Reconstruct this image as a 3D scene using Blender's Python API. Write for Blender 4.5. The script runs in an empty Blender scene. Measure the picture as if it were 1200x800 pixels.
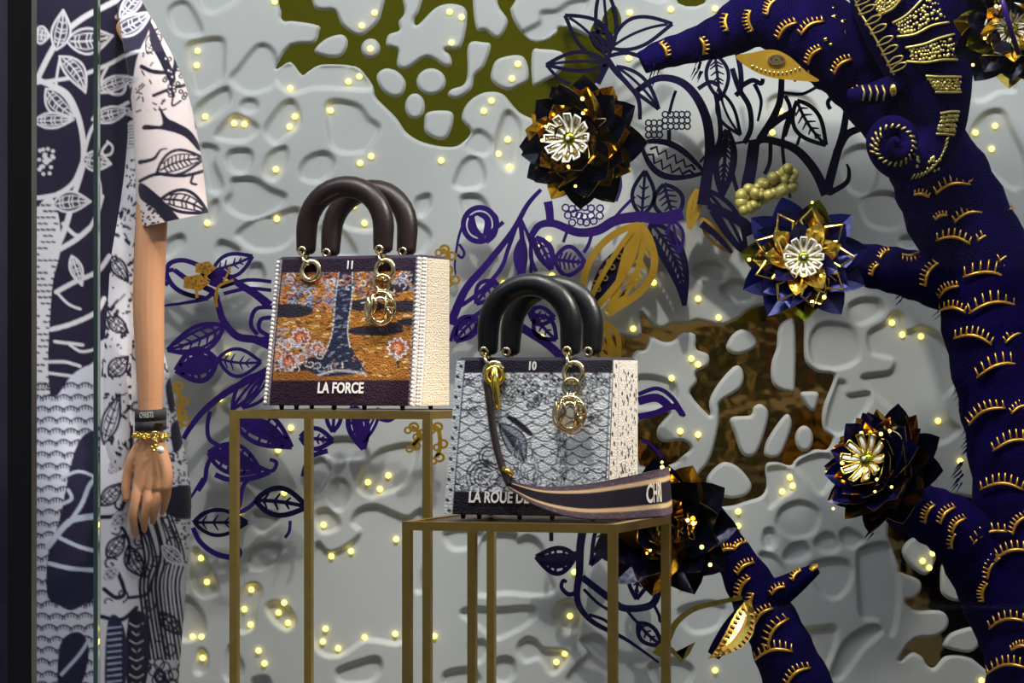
import bpy, bmesh, math, random
import numpy as np
from mathutils import Vector, Matrix

random.seed(7)
SC = bpy.context.scene
COL = SC.collection
R = math.radians

# ------------------------------------------------------------------ camera
F, D, CX, HY, ZC = 3600.0, 4.0, 600.0, 440.0, 0.9      # focal length in px, camera distance, horizon row, eye height


def P(px, py, Y):
    s = (D + Y) / F
    return Vector(((px - CX) * s, Y, ZC + (HY - py) * s))


cam = bpy.data.objects.new('camera', bpy.data.cameras.new('camera'))
COL.objects.link(cam)
cam.location = (0, -D, ZC)
cam.rotation_euler = (R(90), 0, 0)
cam.data.sensor_width = 36
cam.data.sensor_fit = 'HORIZONTAL'
cam.data.lens = F / 1200 * 36
cam.data.shift_y = 40 / 1200
SC.camera = cam

# ------------------------------------------------------------------ world and lights
W = bpy.data.worlds.new('dusk')
SC.world = W
W.use_nodes = True
W.node_tree.nodes['Background'].inputs[0].default_value = (0.62, 0.72, 0.9, 1)
W.node_tree.nodes['Background'].inputs[1].default_value = 1.0


def area(name, loc, target, sx, sy, power, color):
    l = bpy.data.lights.new(name, 'AREA')
    l.shape = 'RECTANGLE'; l.size = sx; l.size_y = sy; l.energy = power; l.color = color
    o = bpy.data.objects.new(name, l); COL.objects.link(o); o.location = loc
    o.rotation_euler = (Vector(target) - Vector(loc)).to_track_quat('-Z', 'Y').to_euler()
    return o


def spot(name, loc, target, power, color, deg, blend=0.6, rad=0.04):
    l = bpy.data.lights.new(name, 'SPOT')
    l.energy = power; l.color = color; l.spot_size = R(deg); l.spot_blend = blend; l.shadow_soft_size = rad
    o = bpy.data.objects.new(name, l); COL.objects.link(o); o.location = loc
    o.rotation_euler = (Vector(target) - Vector(loc)).to_track_quat('-Z', 'Y').to_euler()
    return o


# the shop window's own ceiling lamps, just under the ceiling above the frame; the street sky comes in through the glass
area('ceiling_strip_offscreen', (0.0, -0.05, 2.36), (0, 0.8, 0.7), 3.2, 0.22, 48, (0.95, 0.97, 1.0))
spot('ceiling_spot_bag_low_offscreen', (1.35, -0.25, 2.34), (0.05, 0.0, 0.8), 215, (1.0, 0.9, 0.78), 24)
spot('ceiling_spot_bag_tall_offscreen', (1.25, -0.2, 2.34), (-0.2, 0.36, 0.93), 165, (1.0, 0.9, 0.78), 21)
spot('ceiling_spot_front_offscreen', (-0.15, -0.3, 2.34), (0.0, 0.1, 0.85), 66, (1.0, 0.93, 0.85), 29)
spot('ceiling_spot_mannequin_offscreen', (-0.35, -0.25, 2.34), (-0.55, 0.5, 0.95), 50, (1.0, 0.93, 0.88), 38)
spot('ceiling_spot_tree_offscreen', (0.2, -0.2, 2.34), (0.45, 0.8, 0.62), 75, (1.0, 0.95, 0.88), 52)

SC.view_settings.view_transform = 'Standard'
SC.view_settings.look = 'None'
SC.view_settings.gamma = 1
SC.view_settings.use_curve_mapping = False
SC.view_settings.exposure = 0.0

# ------------------------------------------------------------------ materials


def lin(c):
    c = np.asarray(c, float) / 255.0
    return np.where(c <= 0.04045, c / 12.92, ((c + 0.055) / 1.055) ** 2.4)


def mat(name, rgb, rough=0.5, metal=0.0, noise=0.0, nscale=30.0, bump=0.0, bscale=60.0, vcol=False,
        sheen=0.0, coat=0.0, emit=None, estr=0.0, spec=0.5):
    m = bpy.data.materials.new(name); m.use_nodes = True
    nt = m.node_tree; b = nt.nodes['Principled BSDF']
    c = lin(rgb)
    b.inputs['Base Color'].default_value = (*c, 1)
    b.inputs['Roughness'].default_value = rough
    b.inputs['Metallic'].default_value = metal
    b.inputs['Specular IOR Level'].default_value = spec
    if sheen: b.inputs['Sheen Weight'].default_value = sheen
    if coat:
        b.inputs['Coat Weight'].default_value = coat; b.inputs['Coat Roughness'].default_value = 0.12
    if emit is not None:
        b.inputs['Emission Color'].default_value = (*lin(emit), 1); b.inputs['Emission Strength'].default_value = estr
    src = None
    if vcol:
        a = nt.nodes.new('ShaderNodeAttribute'); a.attribute_name = 'Col'; src = a.outputs['Color']
        nt.links.new(src, b.inputs['Base Color'])
    if noise or bump:
        tc = nt.nodes.new('ShaderNodeTexCoord')
    if noise:
        n = nt.nodes.new('ShaderNodeTexNoise'); n.inputs['Scale'].default_value = nscale; n.inputs['Detail'].default_value = 4
        nt.links.new(tc.outputs['Object'], n.inputs['Vector'])
        mr = nt.nodes.new('ShaderNodeMapRange'); mr.inputs['From Min'].default_value = 0.3; mr.inputs['From Max'].default_value = 0.7
        mr.inputs['To Min'].default_value = 1 - noise; mr.inputs['To Max'].default_value = 1 + noise
        nt.links.new(n.outputs['Fac'], mr.inputs['Value'])
        mx = nt.nodes.new('ShaderNodeVectorMath'); mx.operation = 'SCALE'
        if src is not None: nt.links.new(src, mx.inputs[0])
        else: mx.inputs[0].default_value = tuple(c)
        nt.links.new(mr.outputs['Result'], mx.inputs['Scale'])
        nt.links.new(mx.outputs['Vector'], b.inputs['Base Color'])
    if bump:
        n2 = nt.nodes.new('ShaderNodeTexNoise'); n2.inputs['Scale'].default_value = bscale; n2.inputs['Detail'].default_value = 3
        nt.links.new(tc.outputs['Object'], n2.inputs['Vector'])
        bp = nt.nodes.new('ShaderNodeBump'); bp.inputs['Strength'].default_value = bump; bp.inputs['Distance'].default_value = 0.01
        nt.links.new(n2.outputs['Fac'], bp.inputs['Height']); nt.links.new(bp.outputs['Normal'], b.inputs['Normal'])
    return m


def glass_mat(name, tint, gloss):
    m = bpy.data.materials.new(name); m.use_nodes = True
    nt = m.node_tree; nt.nodes.clear()
    out = nt.nodes.new('ShaderNodeOutputMaterial'); mix = nt.nodes.new('ShaderNodeMixShader')
    tr = nt.nodes.new('ShaderNodeBsdfTransparent'); gl = nt.nodes.new('ShaderNodeBsdfGlossy')
    fr = nt.nodes.new('ShaderNodeFresnel'); fr.inputs['IOR'].default_value = gloss
    tr.inputs['Color'].default_value = (*tint, 1); gl.inputs['Roughness'].default_value = 0.02
    nt.links.new(fr.outputs[0], mix.inputs[0]); nt.links.new(tr.outputs[0], mix.inputs[1])
    nt.links.new(gl.outputs[0], mix.inputs[2]); nt.links.new(mix.outputs[0], out.inputs['Surface'])
    return m


M = dict(
    wall=mat('matt_grey_relief', (176, 177, 174), 0.62, noise=0.02, nscale=6),
    plain=mat('plain_grey', (150, 152, 150), 0.7, noise=0.03, nscale=3),
    floor=mat('floor_stone', (120, 118, 112), 0.5, noise=0.08, nscale=5),
    olive=mat('olive_gold_mirror', (156, 158, 38), 0.16, 1.0, bump=0.10, bscale=9),
    gold=mat('gold_foil', (244, 208, 92), 0.16, 1.0, bump=0.06, bscale=40),
    rose=mat('copper_gold_mirror', (206, 166, 98), 0.1, 1.0, bump=0.7, bscale=8),
    goldcut=mat('satin_gold_sheet', (196, 152, 48), 0.36, 0.75, noise=0.15, nscale=20),
    bronze=mat('bronze_foil', (206, 160, 66), 0.2, 1.0, bump=0.08, bscale=40),
    brass=mat('brushed_brass', (206, 168, 88), 0.32, 1.0, noise=0.08, nscale=40),
    brassdark=mat('bronze_plate', (120, 82, 46), 0.3, 1.0),
    pale=mat('pale_gold_metal', (226, 206, 160), 0.14, 1.0),
    purple=mat('purple_acrylic', (38, 18, 84), 0.35, 0.0, noise=0.25, nscale=12, coat=0.03, spec=0.15),
    ink=mat('dark_ink_acrylic', (15, 10, 40), 0.4, 0.0, noise=0.2, nscale=12, spec=0.1),
    velvet=mat('indigo_velvet', (11, 4, 50), 0.9, 0.0, noise=0.4, nscale=25, bump=0.25, bscale=260, spec=0.04),
    thread=mat('gold_thread', (216, 160, 62), 0.34, 0.75, noise=0.2, nscale=200),
    thread_p=mat('pale_gold_thread', (196, 176, 98), 0.36, 0.7, noise=0.2, nscale=200),
    frost=mat('frosted_gold', (172, 160, 86), 0.45, 0.3, noise=0.2, nscale=80),
    navyfoil=mat('navy_foil', (14, 16, 78), 0.24, 0.5, bump=0.05, bscale=60),
    blackfoil=mat('midnight_foil', (12, 12, 34), 0.2, 0.6, bump=0.05, bscale=60),
    paper=mat('white_paper', (226, 222, 210), 0.6),
    bead=mat('crystal_bead', (235, 238, 255), 0.05, 0.0, coat=1.0),
    led=mat('warm_led', (255, 236, 150), 0.4, emit=(255, 226, 96), estr=3.2),
    spark=mat('amber_led', (255, 220, 120), 0.4, emit=(255, 206, 96), estr=6.0),
    print=mat('printed_cloth', (255, 255, 255), 0.85, vcol=True, bump=0.15, bscale=900, sheen=0.1, spec=0.2),
    embroid=mat('embroidered_canvas', (255, 255, 255), 0.8, vcol=True, bump=0.6, bscale=420, spec=0.25),
    strapm=mat('woven_strap', (255, 255, 255), 0.85, vcol=True, bump=0.3, bscale=900, spec=0.2),
    maroon=mat('dark_plum_canvas', (38, 16, 40), 0.75, bump=0.2, bscale=700),
    navycloth=mat('navy_canvas', (22, 18, 36), 0.75, bump=0.2, bscale=700),
    leather_b=mat('dark_brown_leather', (30, 15, 15), 0.38, bump=0.06, bscale=300, spec=0.35),
    leather_k=mat('black_leather', (9, 8, 10), 0.38, bump=0.06, bscale=300, spec=0.35),
    leather_n=mat('brown_strap_leather', (46, 30, 30), 0.45),
    cream=mat('cream_thread', (240, 226, 206), 0.7),
    white=mat('white_thread', (238, 234, 228), 0.6),
    beads=mat('pearly_beads', (232, 226, 220), 0.3, coat=0.4),
    skin=mat('mannequin_skin', (206, 148, 108), 0.42, noise=0.04, nscale=8),
    band=mat('dark_woven_band', (44, 42, 44), 0.8, bump=0.3, bscale=600),
    grey=mat('grey_lettering', (176, 172, 164), 0.7),
    pearl=mat('cream_pearl', (236, 230, 206), 0.15, coat=0.6),
    frame=mat('black_window_frame', (10, 10, 11), 0.35),
    glassedge=mat('green_glass_edge', (70, 96, 84), 0.12, spec=0.8),
    glass=glass_mat('window_glass', (0.97, 0.985, 0.98), 1.22),
    pave=mat('street_paving', (92, 90, 88), 0.8, noise=0.1, nscale=2),
    facade=mat('street_facade', (186, 168, 148), 0.85, noise=0.1, nscale=1.5),
    reflect_red=mat('red_for_reflection', (120, 34, 24), 0.5), reflect_green=mat('green_for_reflection', (50, 74, 28), 0.9, noise=0.4, nscale=8), walnut=mat('walnut_shopfront', (56, 36, 24), 0.5),  # red and green chosen to tint reflections in the gold mirror sheets
    dark=mat('dark_window', (26, 28, 34), 0.15),
    curtained=mat('curtained_window', (206, 176, 128), 0.5),  # plain unlit pane colour, no glow
    cord=mat('thin_gold_wire', (200, 180, 120), 0.3, 0.9),
)

# ------------------------------------------------------------------ object helpers
LOC = {}


def tag(o, label=None, cat=None, group=None, kind=None):
    if label: o['label'] = label
    if cat: o['category'] = cat
    if group: o['group'] = group
    if kind: o['kind'] = kind
    return o


def empty(name, loc, label, cat, group=None, rz=0.0):
    o = bpy.data.objects.new(name, None); COL.objects.link(o)
    o.location = loc; o.rotation_euler = (0, 0, rz); o.empty_display_size = 0.05
    LOC[o.name] = Matrix.Translation(Vector(loc)) @ Matrix.Rotation(rz, 4, 'Z')
    return tag(o, label, cat, group)


def mesh_np(name, verts, faces, smooth=True, uvcol=None):
    """verts (n,3) array, faces (m,4) or (m,3) int array or list of tuples"""
    me = bpy.data.meshes.new(name)
    v = np.asarray(verts, dtype=np.float32)
    if isinstance(faces, np.ndarray):
        k = faces.shape[1]; n = len(faces)
        me.vertices.add(len(v)); me.vertices.foreach_set('co', v.ravel())
        me.loops.add(n * k); me.loops.foreach_set('vertex_index', faces.astype(np.int32).ravel())
        me.polygons.add(n); me.polygons.foreach_set('loop_start', np.arange(0, n * k, k, dtype=np.int32))
        me.update(calc_edges=True)
    else:
        me.from_pydata([tuple(map(float, a)) for a in v], [], faces); me.update()
    if smooth: me.polygons.foreach_set('use_smooth', np.ones(len(me.polygons), dtype=bool))
    if uvcol is not None:
        a = me.color_attributes.new('Col', 'FLOAT_COLOR', 'POINT')
        c = np.ones((len(v), 4), dtype=np.float32); c[:, :3] = uvcol.reshape(-1, 3)
        a.data.foreach_set('color', c.ravel())
    return me


def obj(name, me, material, parent=None, local=False):
    """one mesh object; world-space meshes keep their place under a parent, local=True meshes are in the parent's space"""
    o = bpy.data.objects.new(name, me); COL.objects.link(o)
    mats = material if isinstance(material, (list, tuple)) else [material]
    if not me.materials:
        for m in mats: me.materials.append(m)
    if parent is not None:
        o.parent = parent
        if not local:
            mi = LOC[parent.name].inverted() if parent.name in LOC else Matrix()
            o.matrix_parent_inverse = mi
            LOC[o.name] = Matrix()
        else:
            LOC[o.name] = Matrix()
    return o


def recenter(o):
    """move a top-level mesh's origin to the base of its bounding box"""
    me = o.data; n = len(me.vertices)
    a = np.empty(n * 3, dtype=np.float32); me.vertices.foreach_get('co', a); a = a.reshape(-1, 3)
    c = (a.min(0) + a.max(0)) / 2; c[2] = a[:, 2].min()
    me.vertices.foreach_set('co', (a - c).astype(np.float32).ravel()); me.update()
    o.location = Vector(c.tolist())
    LOC[o.name] = Matrix.Translation(o.location)
    return o


class MB:
    """collects pieces of geometry for one mesh"""
    def __init__(s): s.v = []; s.f = []; s.mi = []

    def add(s, v, f, mi=0):
        k = len(s.v); s.v.extend([tuple(a) for a in v]); s.f.extend([tuple(i + k for i in q) for q in f]); s.mi.extend([mi] * len(f))
        return s

    def box(s, c, h, rz=0.0, mi=0):
        cx, cy, cz = c; ca, sa = math.cos(rz), math.sin(rz); v = []
        for dz in (-1, 1):
            for dx, dy in ((-1, -1), (1, -1), (1, 1), (-1, 1)):
                x, y = dx * h[0], dy * h[1]
                v.append((cx + x * ca - y * sa, cy + x * sa + y * ca, cz + dz * h[2]))
        return s.add(v, [(3, 2, 1, 0), (4, 5, 6, 7), (0, 1, 5, 4), (1, 2, 6, 5), (2, 3, 7, 6), (3, 0, 4, 7)], mi)

    def ball(s, c, r, u=8, w=6, mi=0, sq=(1, 1, 1)):
        v = [(c[0], c[1], c[2] + r * sq[2])]
        for i in range(1, w):
            t = math.pi * i / w
            for j in range(u):
                a = 2 * math.pi * j / u
                v.append((c[0] + r * sq[0] * math.sin(t) * math.cos(a), c[1] + r * sq[1] * math.sin(t) * math.sin(a), c[2] + r * sq[2] * math.cos(t)))
        v.append((c[0], c[1], c[2] - r * sq[2])); f = []
        for j in range(u):
            f.append((0, 1 + j, 1 + (j + 1) % u))
            for i in range(w - 2):
                a = 1 + i * u; f.append((a + j, a + u + j, a + u + (j + 1) % u, a + (j + 1) % u))
            a = 1 + (w - 2) * u; f.append((a + j, len(v) - 1, a + (j + 1) % u))
        return s.add(v, f, mi)

    def tube(s, pts, rad, seg=10, closed=False, flat=1.0, up=None, mi=0):
        pts = [Vector(p) for p in pts]; n = len(pts)
        if not hasattr(rad, '__len__'): rad = [rad] * n
        tang = []
        for i in range(n):
            if closed: t = pts[(i + 1) % n] - pts[i - 1]
            else: t = pts[min(i + 1, n - 1)] - pts[max(i - 1, 0)]
            tang.append(t.normalized() if t.length > 1e-9 else Vector((0, 0, 1)))
        ref = Vector(up) if up else (Vector((0, 1, 0)) if abs(tang[0].y) < 0.9 else Vector((1, 0, 0)))
        v = []
        for i in range(n):
            a = tang[i].cross(ref)
            if a.length < 1e-6: a = tang[i].orthogonal()
            a.normalize(); b = a.cross(tang[i]).normalized(); ref = b if not up else ref
            for j in range(seg):
                t = 2 * math.pi * j / seg
                v.append(pts[i] + a * (rad[i] * math.cos(t)) + b * (rad[i] * flat * math.sin(t)))
        f = []
        for i in range(n if closed else n - 1):
            k = (i + 1) % n
            for j in range(seg):
                f.append((i * seg + j, i * seg + (j + 1) % seg, k * seg + (j + 1) % seg, k * seg + j))
        if not closed:
            f.append(tuple(range(seg - 1, -1, -1))); f.append(tuple((n - 1) * seg + j for j in range(seg)))
        return s.add(v, f, mi)

    def ring(s, c, r, rt, normal=(0, -1, 0), seg=20, ts=8, sx=1.0, sz=1.0, mi=0):
        q = Vector(normal).to_track_quat('Z', 'Y')
        pts = [Vector(c) + q @ Vector((r * sx * math.cos(2 * math.pi * i / seg), r * sz * math.sin(2 * math.pi * i / seg), 0)) for i in range(seg)]
        nn = Vector(normal).normalized()
        v = []
        for i in range(seg):
            d = (pts[i] - Vector(c)).normalized()
            for j in range(ts):
                t = 2 * math.pi * j / ts
                v.append(pts[i] + d * (rt * math.cos(t)) + nn * (rt * math.sin(t)))
        f = [(i * ts + j, i * ts + (j + 1) % ts, ((i + 1) % seg) * ts + (j + 1) % ts, ((i + 1) % seg) * ts + j) for i in range(seg) for j in range(ts)]
        return s.add(v, f, mi)

    def mesh(s, name, smooth=True):
        me = bpy.data.meshes.new(name); me.from_pydata([tuple(map(float, a)) for a in s.v], [], s.f); me.update()
        if smooth: me.polygons.foreach_set('use_smooth', np.ones(len(me.polygons), dtype=bool))
        return me

    def build(s, name, material, parent=None, local=False, smooth=True):
        me = s.mesh(name, smooth)
        mats = material if isinstance(material, (list, tuple)) else [material]
        for m in mats: me.materials.append(m)
        if len(mats) > 1: me.polygons.foreach_set('material_index', np.array(s.mi, dtype=np.int32))
        return obj(name, me, mats, parent, local)


def sharp(o, deg=40):
    o.data.set_sharp_from_angle(angle=R(deg)) if hasattr(o.data, 'set_sharp_from_angle') else None
    return o


def crom(pts, sub=6, closed=False):
    """Catmull-Rom through points of any dimension"""
    p = [np.asarray(q, float) for q in pts]; n = len(p); out = []
    if n < 3 and not closed:
        return [p[0] + (p[-1] - p[0]) * t for t in np.linspace(0, 1, sub + 1)]
    rng = n if closed else n - 1
    for i in range(rng):
        if closed: a, b, c, d = p[i - 1], p[i], p[(i + 1) % n], p[(i + 2) % n]
        else: a, b, c, d = p[max(i - 1, 0)], p[i], p[i + 1], p[min(i + 2, n - 1)]
        for k in range(sub):
            t = k / sub
            out.append(0.5 * ((2 * b) + (c - a) * t + (2 * a - 5 * b + 4 * c - d) * t * t + (3 * b - a - 3 * c + d) * t ** 3))
    if not closed: out.append(p[-1])
    return out


def ell(cx, cy, rx, ry, n=10, rot=0.0):
    r = R(rot)
    return [(cx + rx * math.cos(t) * math.cos(r) - ry * math.sin(t) * math.sin(r), cy + rx * math.cos(t) * math.sin(r) + ry * math.sin(t) * math.cos(r))
            for t in np.linspace(0, 2 * math.pi, n, endpoint=False)]


def seg_dist(X, Y, poly, closed=True):
    """distance field to a polyline and, when closed, the inside mask"""
    q = np.asarray(poly, float); n = len(q)
    d = np.full(X.shape, 1e9); ins = np.zeros(X.shape, bool)
    for i in range(n if closed else n - 1):
        a, b = q[i], q[(i + 1) % n]; ab = b - a; L = max(ab @ ab, 1e-12)
        t = np.clip(((X - a[0]) * ab[0] + (Y - a[1]) * ab[1]) / L, 0, 1)
        d = np.minimum(d, (X - a[0] - t * ab[0]) ** 2 + (Y - a[1] - t * ab[1]) ** 2)
        if closed:
            c = (a[1] > Y) != (b[1] > Y)
            if c.any():
                ins ^= c & (X < (b[0] - a[0]) * (Y - a[1]) / ((b[1] - a[1]) or 1e-12) + a[0])
    return np.sqrt(d), ins


class Canvas:
    """flat colour print, painted stroke by stroke and then carried by the vertices of a dense grid"""
    def __init__(s, x0, y0, x1, y1, step, base):
        s.x0, s.y0, s.step = x0, y0, step
        s.nx = int((x1 - x0) / step) + 1; s.ny = int((y1 - y0) / step) + 1
        s.c = np.ones((s.ny, s.nx, 3)) * lin(base); s.fn = None

    def _win(s, pts, pad):
        p = np.asarray(pts, float)
        i0 = max(int((p[:, 0].min() - pad - s.x0) / s.step), 0); i1 = min(int((p[:, 0].max() + pad - s.x0) / s.step) + 2, s.nx)
        j0 = max(int((p[:, 1].min() - pad - s.y0) / s.step), 0); j1 = min(int((p[:, 1].max() + pad - s.y0) / s.step) + 2, s.ny)
        if i1 <= i0 or j1 <= j0: return None
        X, Y = np.meshgrid(s.x0 + np.arange(i0, i1) * s.step, s.y0 + np.arange(j0, j1) * s.step)
        return (slice(j0, j1), slice(i0, i1)), X, Y

    def _mix(s, sl, a, col):
        a = np.clip(a, 0, 1)[..., None]
        s.c[sl] = s.c[sl] * (1 - a) + lin(col) * a

    def m(s, pts): return [s.fn(*p) for p in pts] if s.fn else pts

    def stroke(s, pts, w, col, sub=5, taper=False, closed=False):
        pts = s.m(pts); q = crom(pts, sub, closed) if sub > 1 else pts
        r = s._win(q, w + s.step)
        if r is None: return
        sl, X, Y = r
        if taper:
            a = np.zeros(X.shape); n = len(q)
            for i in range(n - 1):
                d, _ = seg_dist(X, Y, [q[i], q[i + 1]], False)
                a = np.maximum(a, 0.5 + (w * (1 - 0.85 * i / n) / 2 - d) / s.step)
        else:
            d, _ = seg_dist(X, Y, q, closed); a = 0.5 + (w / 2 - d) / s.step
        s._mix(sl, a, col)

    def fill(s, pts, col, sub=5):
        pts = s.m(pts); q = crom(pts, sub, True) if sub > 1 else pts
        r = s._win(q, s.step * 2)
        if r is None: return
        sl, X, Y = r
        d, ins = seg_dist(X, Y, q, True)
        s._mix(sl, 0.5 + np.where(ins, d, -d) / s.step, col)

    def dot(s, x, y, rx, ry, col, rot=0): s.fill(ell(x, y, rx, ry, 8, rot), col, 2)

    def sample(s, X, Y):
        u = np.clip((X - s.x0) / s.step, 0, s.nx - 1.001); v = np.clip((Y - s.y0) / s.step, 0, s.ny - 1.001)
        i = u.astype(int); j = v.astype(int); fu = (u - i)[..., None]; fv = (v - j)[..., None]
        c = s.c
        return (c[j, i] * (1 - fu) + c[j, i + 1] * fu) * (1 - fv) + (c[j + 1, i] * (1 - fu) + c[j + 1, i + 1] * fu) * fv


def grid_faces(ny, nx, closed=False):
    i = np.arange(ny * nx).reshape(ny, nx)
    if closed: i = np.concatenate([i, i[:, :1]], 1)
    return np.stack([i[:-1, :-1], i[1:, :-1], i[1:, 1:], i[:-1, 1:]], -1).reshape(-1, 4)


def text_mesh(body, size, depth, sx=1.0, bold=0.0):
    cu = bpy.data.curves.new('lettering', 'FONT'); cu.body = body; cu.size = size; cu.extrude = depth
    cu.align_x = 'CENTER'; cu.align_y = 'CENTER'; cu.offset = bold; cu.resolution_u = 3
    o = bpy.data.objects.new('lettering', cu); COL.objects.link(o)
    dg = bpy.context.evaluated_depsgraph_get()
    me = bpy.data.meshes.new_from_object(o.evaluated_get(dg)); COL.objects.unlink(o); bpy.data.objects.remove(o)
    a = np.empty(len(me.vertices) * 3, dtype=np.float32); me.vertices.foreach_get('co', a); a = a.reshape(-1, 3); a[:, 0] *= sx
    return me, a


def put_text(me, a, Mx):
    h = np.c_[a, np.ones(len(a))] @ np.array(Mx).T
    me.vertices.foreach_set('co', h[:, :3].astype(np.float32).ravel()); me.update()
    return me

# ------------------------------------------------------------------ the shop window box and the street before it
WY, GY = 0.95, -0.38            # back wall plane, glass plane


def struct(name, mb, m, smooth=False):
    o = mb.build(name, m, smooth=smooth); recenter(o)
    return tag(o, kind='structure')


struct('floor', MB().box((0, 0.4, -0.06), (2.2, 0.86, 0.06)), M['floor'])
struct('ceiling', MB().box((0, 0.4, 2.46), (2.2, 0.86, 0.06)), M['plain'])
struct('wall_left', MB().box((-2.14, 0.4, 1.2), (0.06, 0.86, 1.2)), M['plain'])
struct('wall_right', MB().box((2.14, 0.4, 1.2), (0.06, 0.86, 1.2)), M['plain'])
struct('pavement', MB().box((0, -7.3, -0.46), (14, 6.8, 0.05)), M['pave'])
bl = empty('building', (0, -14.2, -0.4), 'unseen street house facing the shop window, added for the mirror sheets to reflect', 'building')  # unseen house put in so mirror sheets and glass have something to reflect
MB().box((0, -14.4, 3.6), (14, 0.2, 4.0)).build('wall', M['facade'], bl, smooth=False)
MB().box((0, -14.17, 0.55), (14, 0.05, 0.95)).build('shopfront_panelling', M['walnut'], bl, smooth=False)
for i in range(14):
    x = -6.0 + i * 0.9
    m_ = (M['reflect_red'], M['curtained'], M['reflect_green'], M['dark'], M['reflect_red'], M['reflect_green'])[i % 6]
    MB().box((x, -14.1, 0.35 + 0.1 * (i % 3)), (0.26, 0.04, 0.6)).build('added_reflection_bay', m_, bl, smooth=False)  # coloured bays added to vary what the gold sheets mirror
for i in range(9):
    for k in range(1, 2):
        x = -10.8 + i * 2.7; z = 1.0 + k * 3.2
        w_ = MB().box((x, -14.19, z), (0.62, 0.04, 1.05)).build('window', M['curtained'] if (i * 3 + k * 5) % 7 in (0, 3) else M['dark'], bl, smooth=False)

# glass panes of the shop front, their joint and the black post
def pane(name, x0, x1, glass):
    a, b = P(x0, 0, GY).x, P(x1, 0, GY).x
    o = MB().box(((a + b) / 2, GY, 1.19), ((b - a) / 2, 0.005, 1.21)).build(name, glass, smooth=False)
    recenter(o); return tag(o, kind='structure')


pane('window_1', 116, 2690, M['glass'])
pane('window_2', 39, 111, M['glass'])
pane('window_3', -1490, 13, M['glass'])
a, b = P(111, 0, GY).x, P(116, 0, GY).x
o = MB().box(((a + b) / 2, GY, 1.19), ((b - a) / 2, 0.012, 1.21)).build('trim_1', M['glassedge'], smooth=False); recenter(o); tag(o, kind='structure')
a, b = P(12, 0, GY).x, P(40, 0, GY).x
o = MB().box(((a + b) / 2, GY, 1.19), ((b - a) / 2, 0.02, 1.21)).build('trim_2', M['frame'], smooth=False); recenter(o); tag(o, kind='structure')

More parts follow.
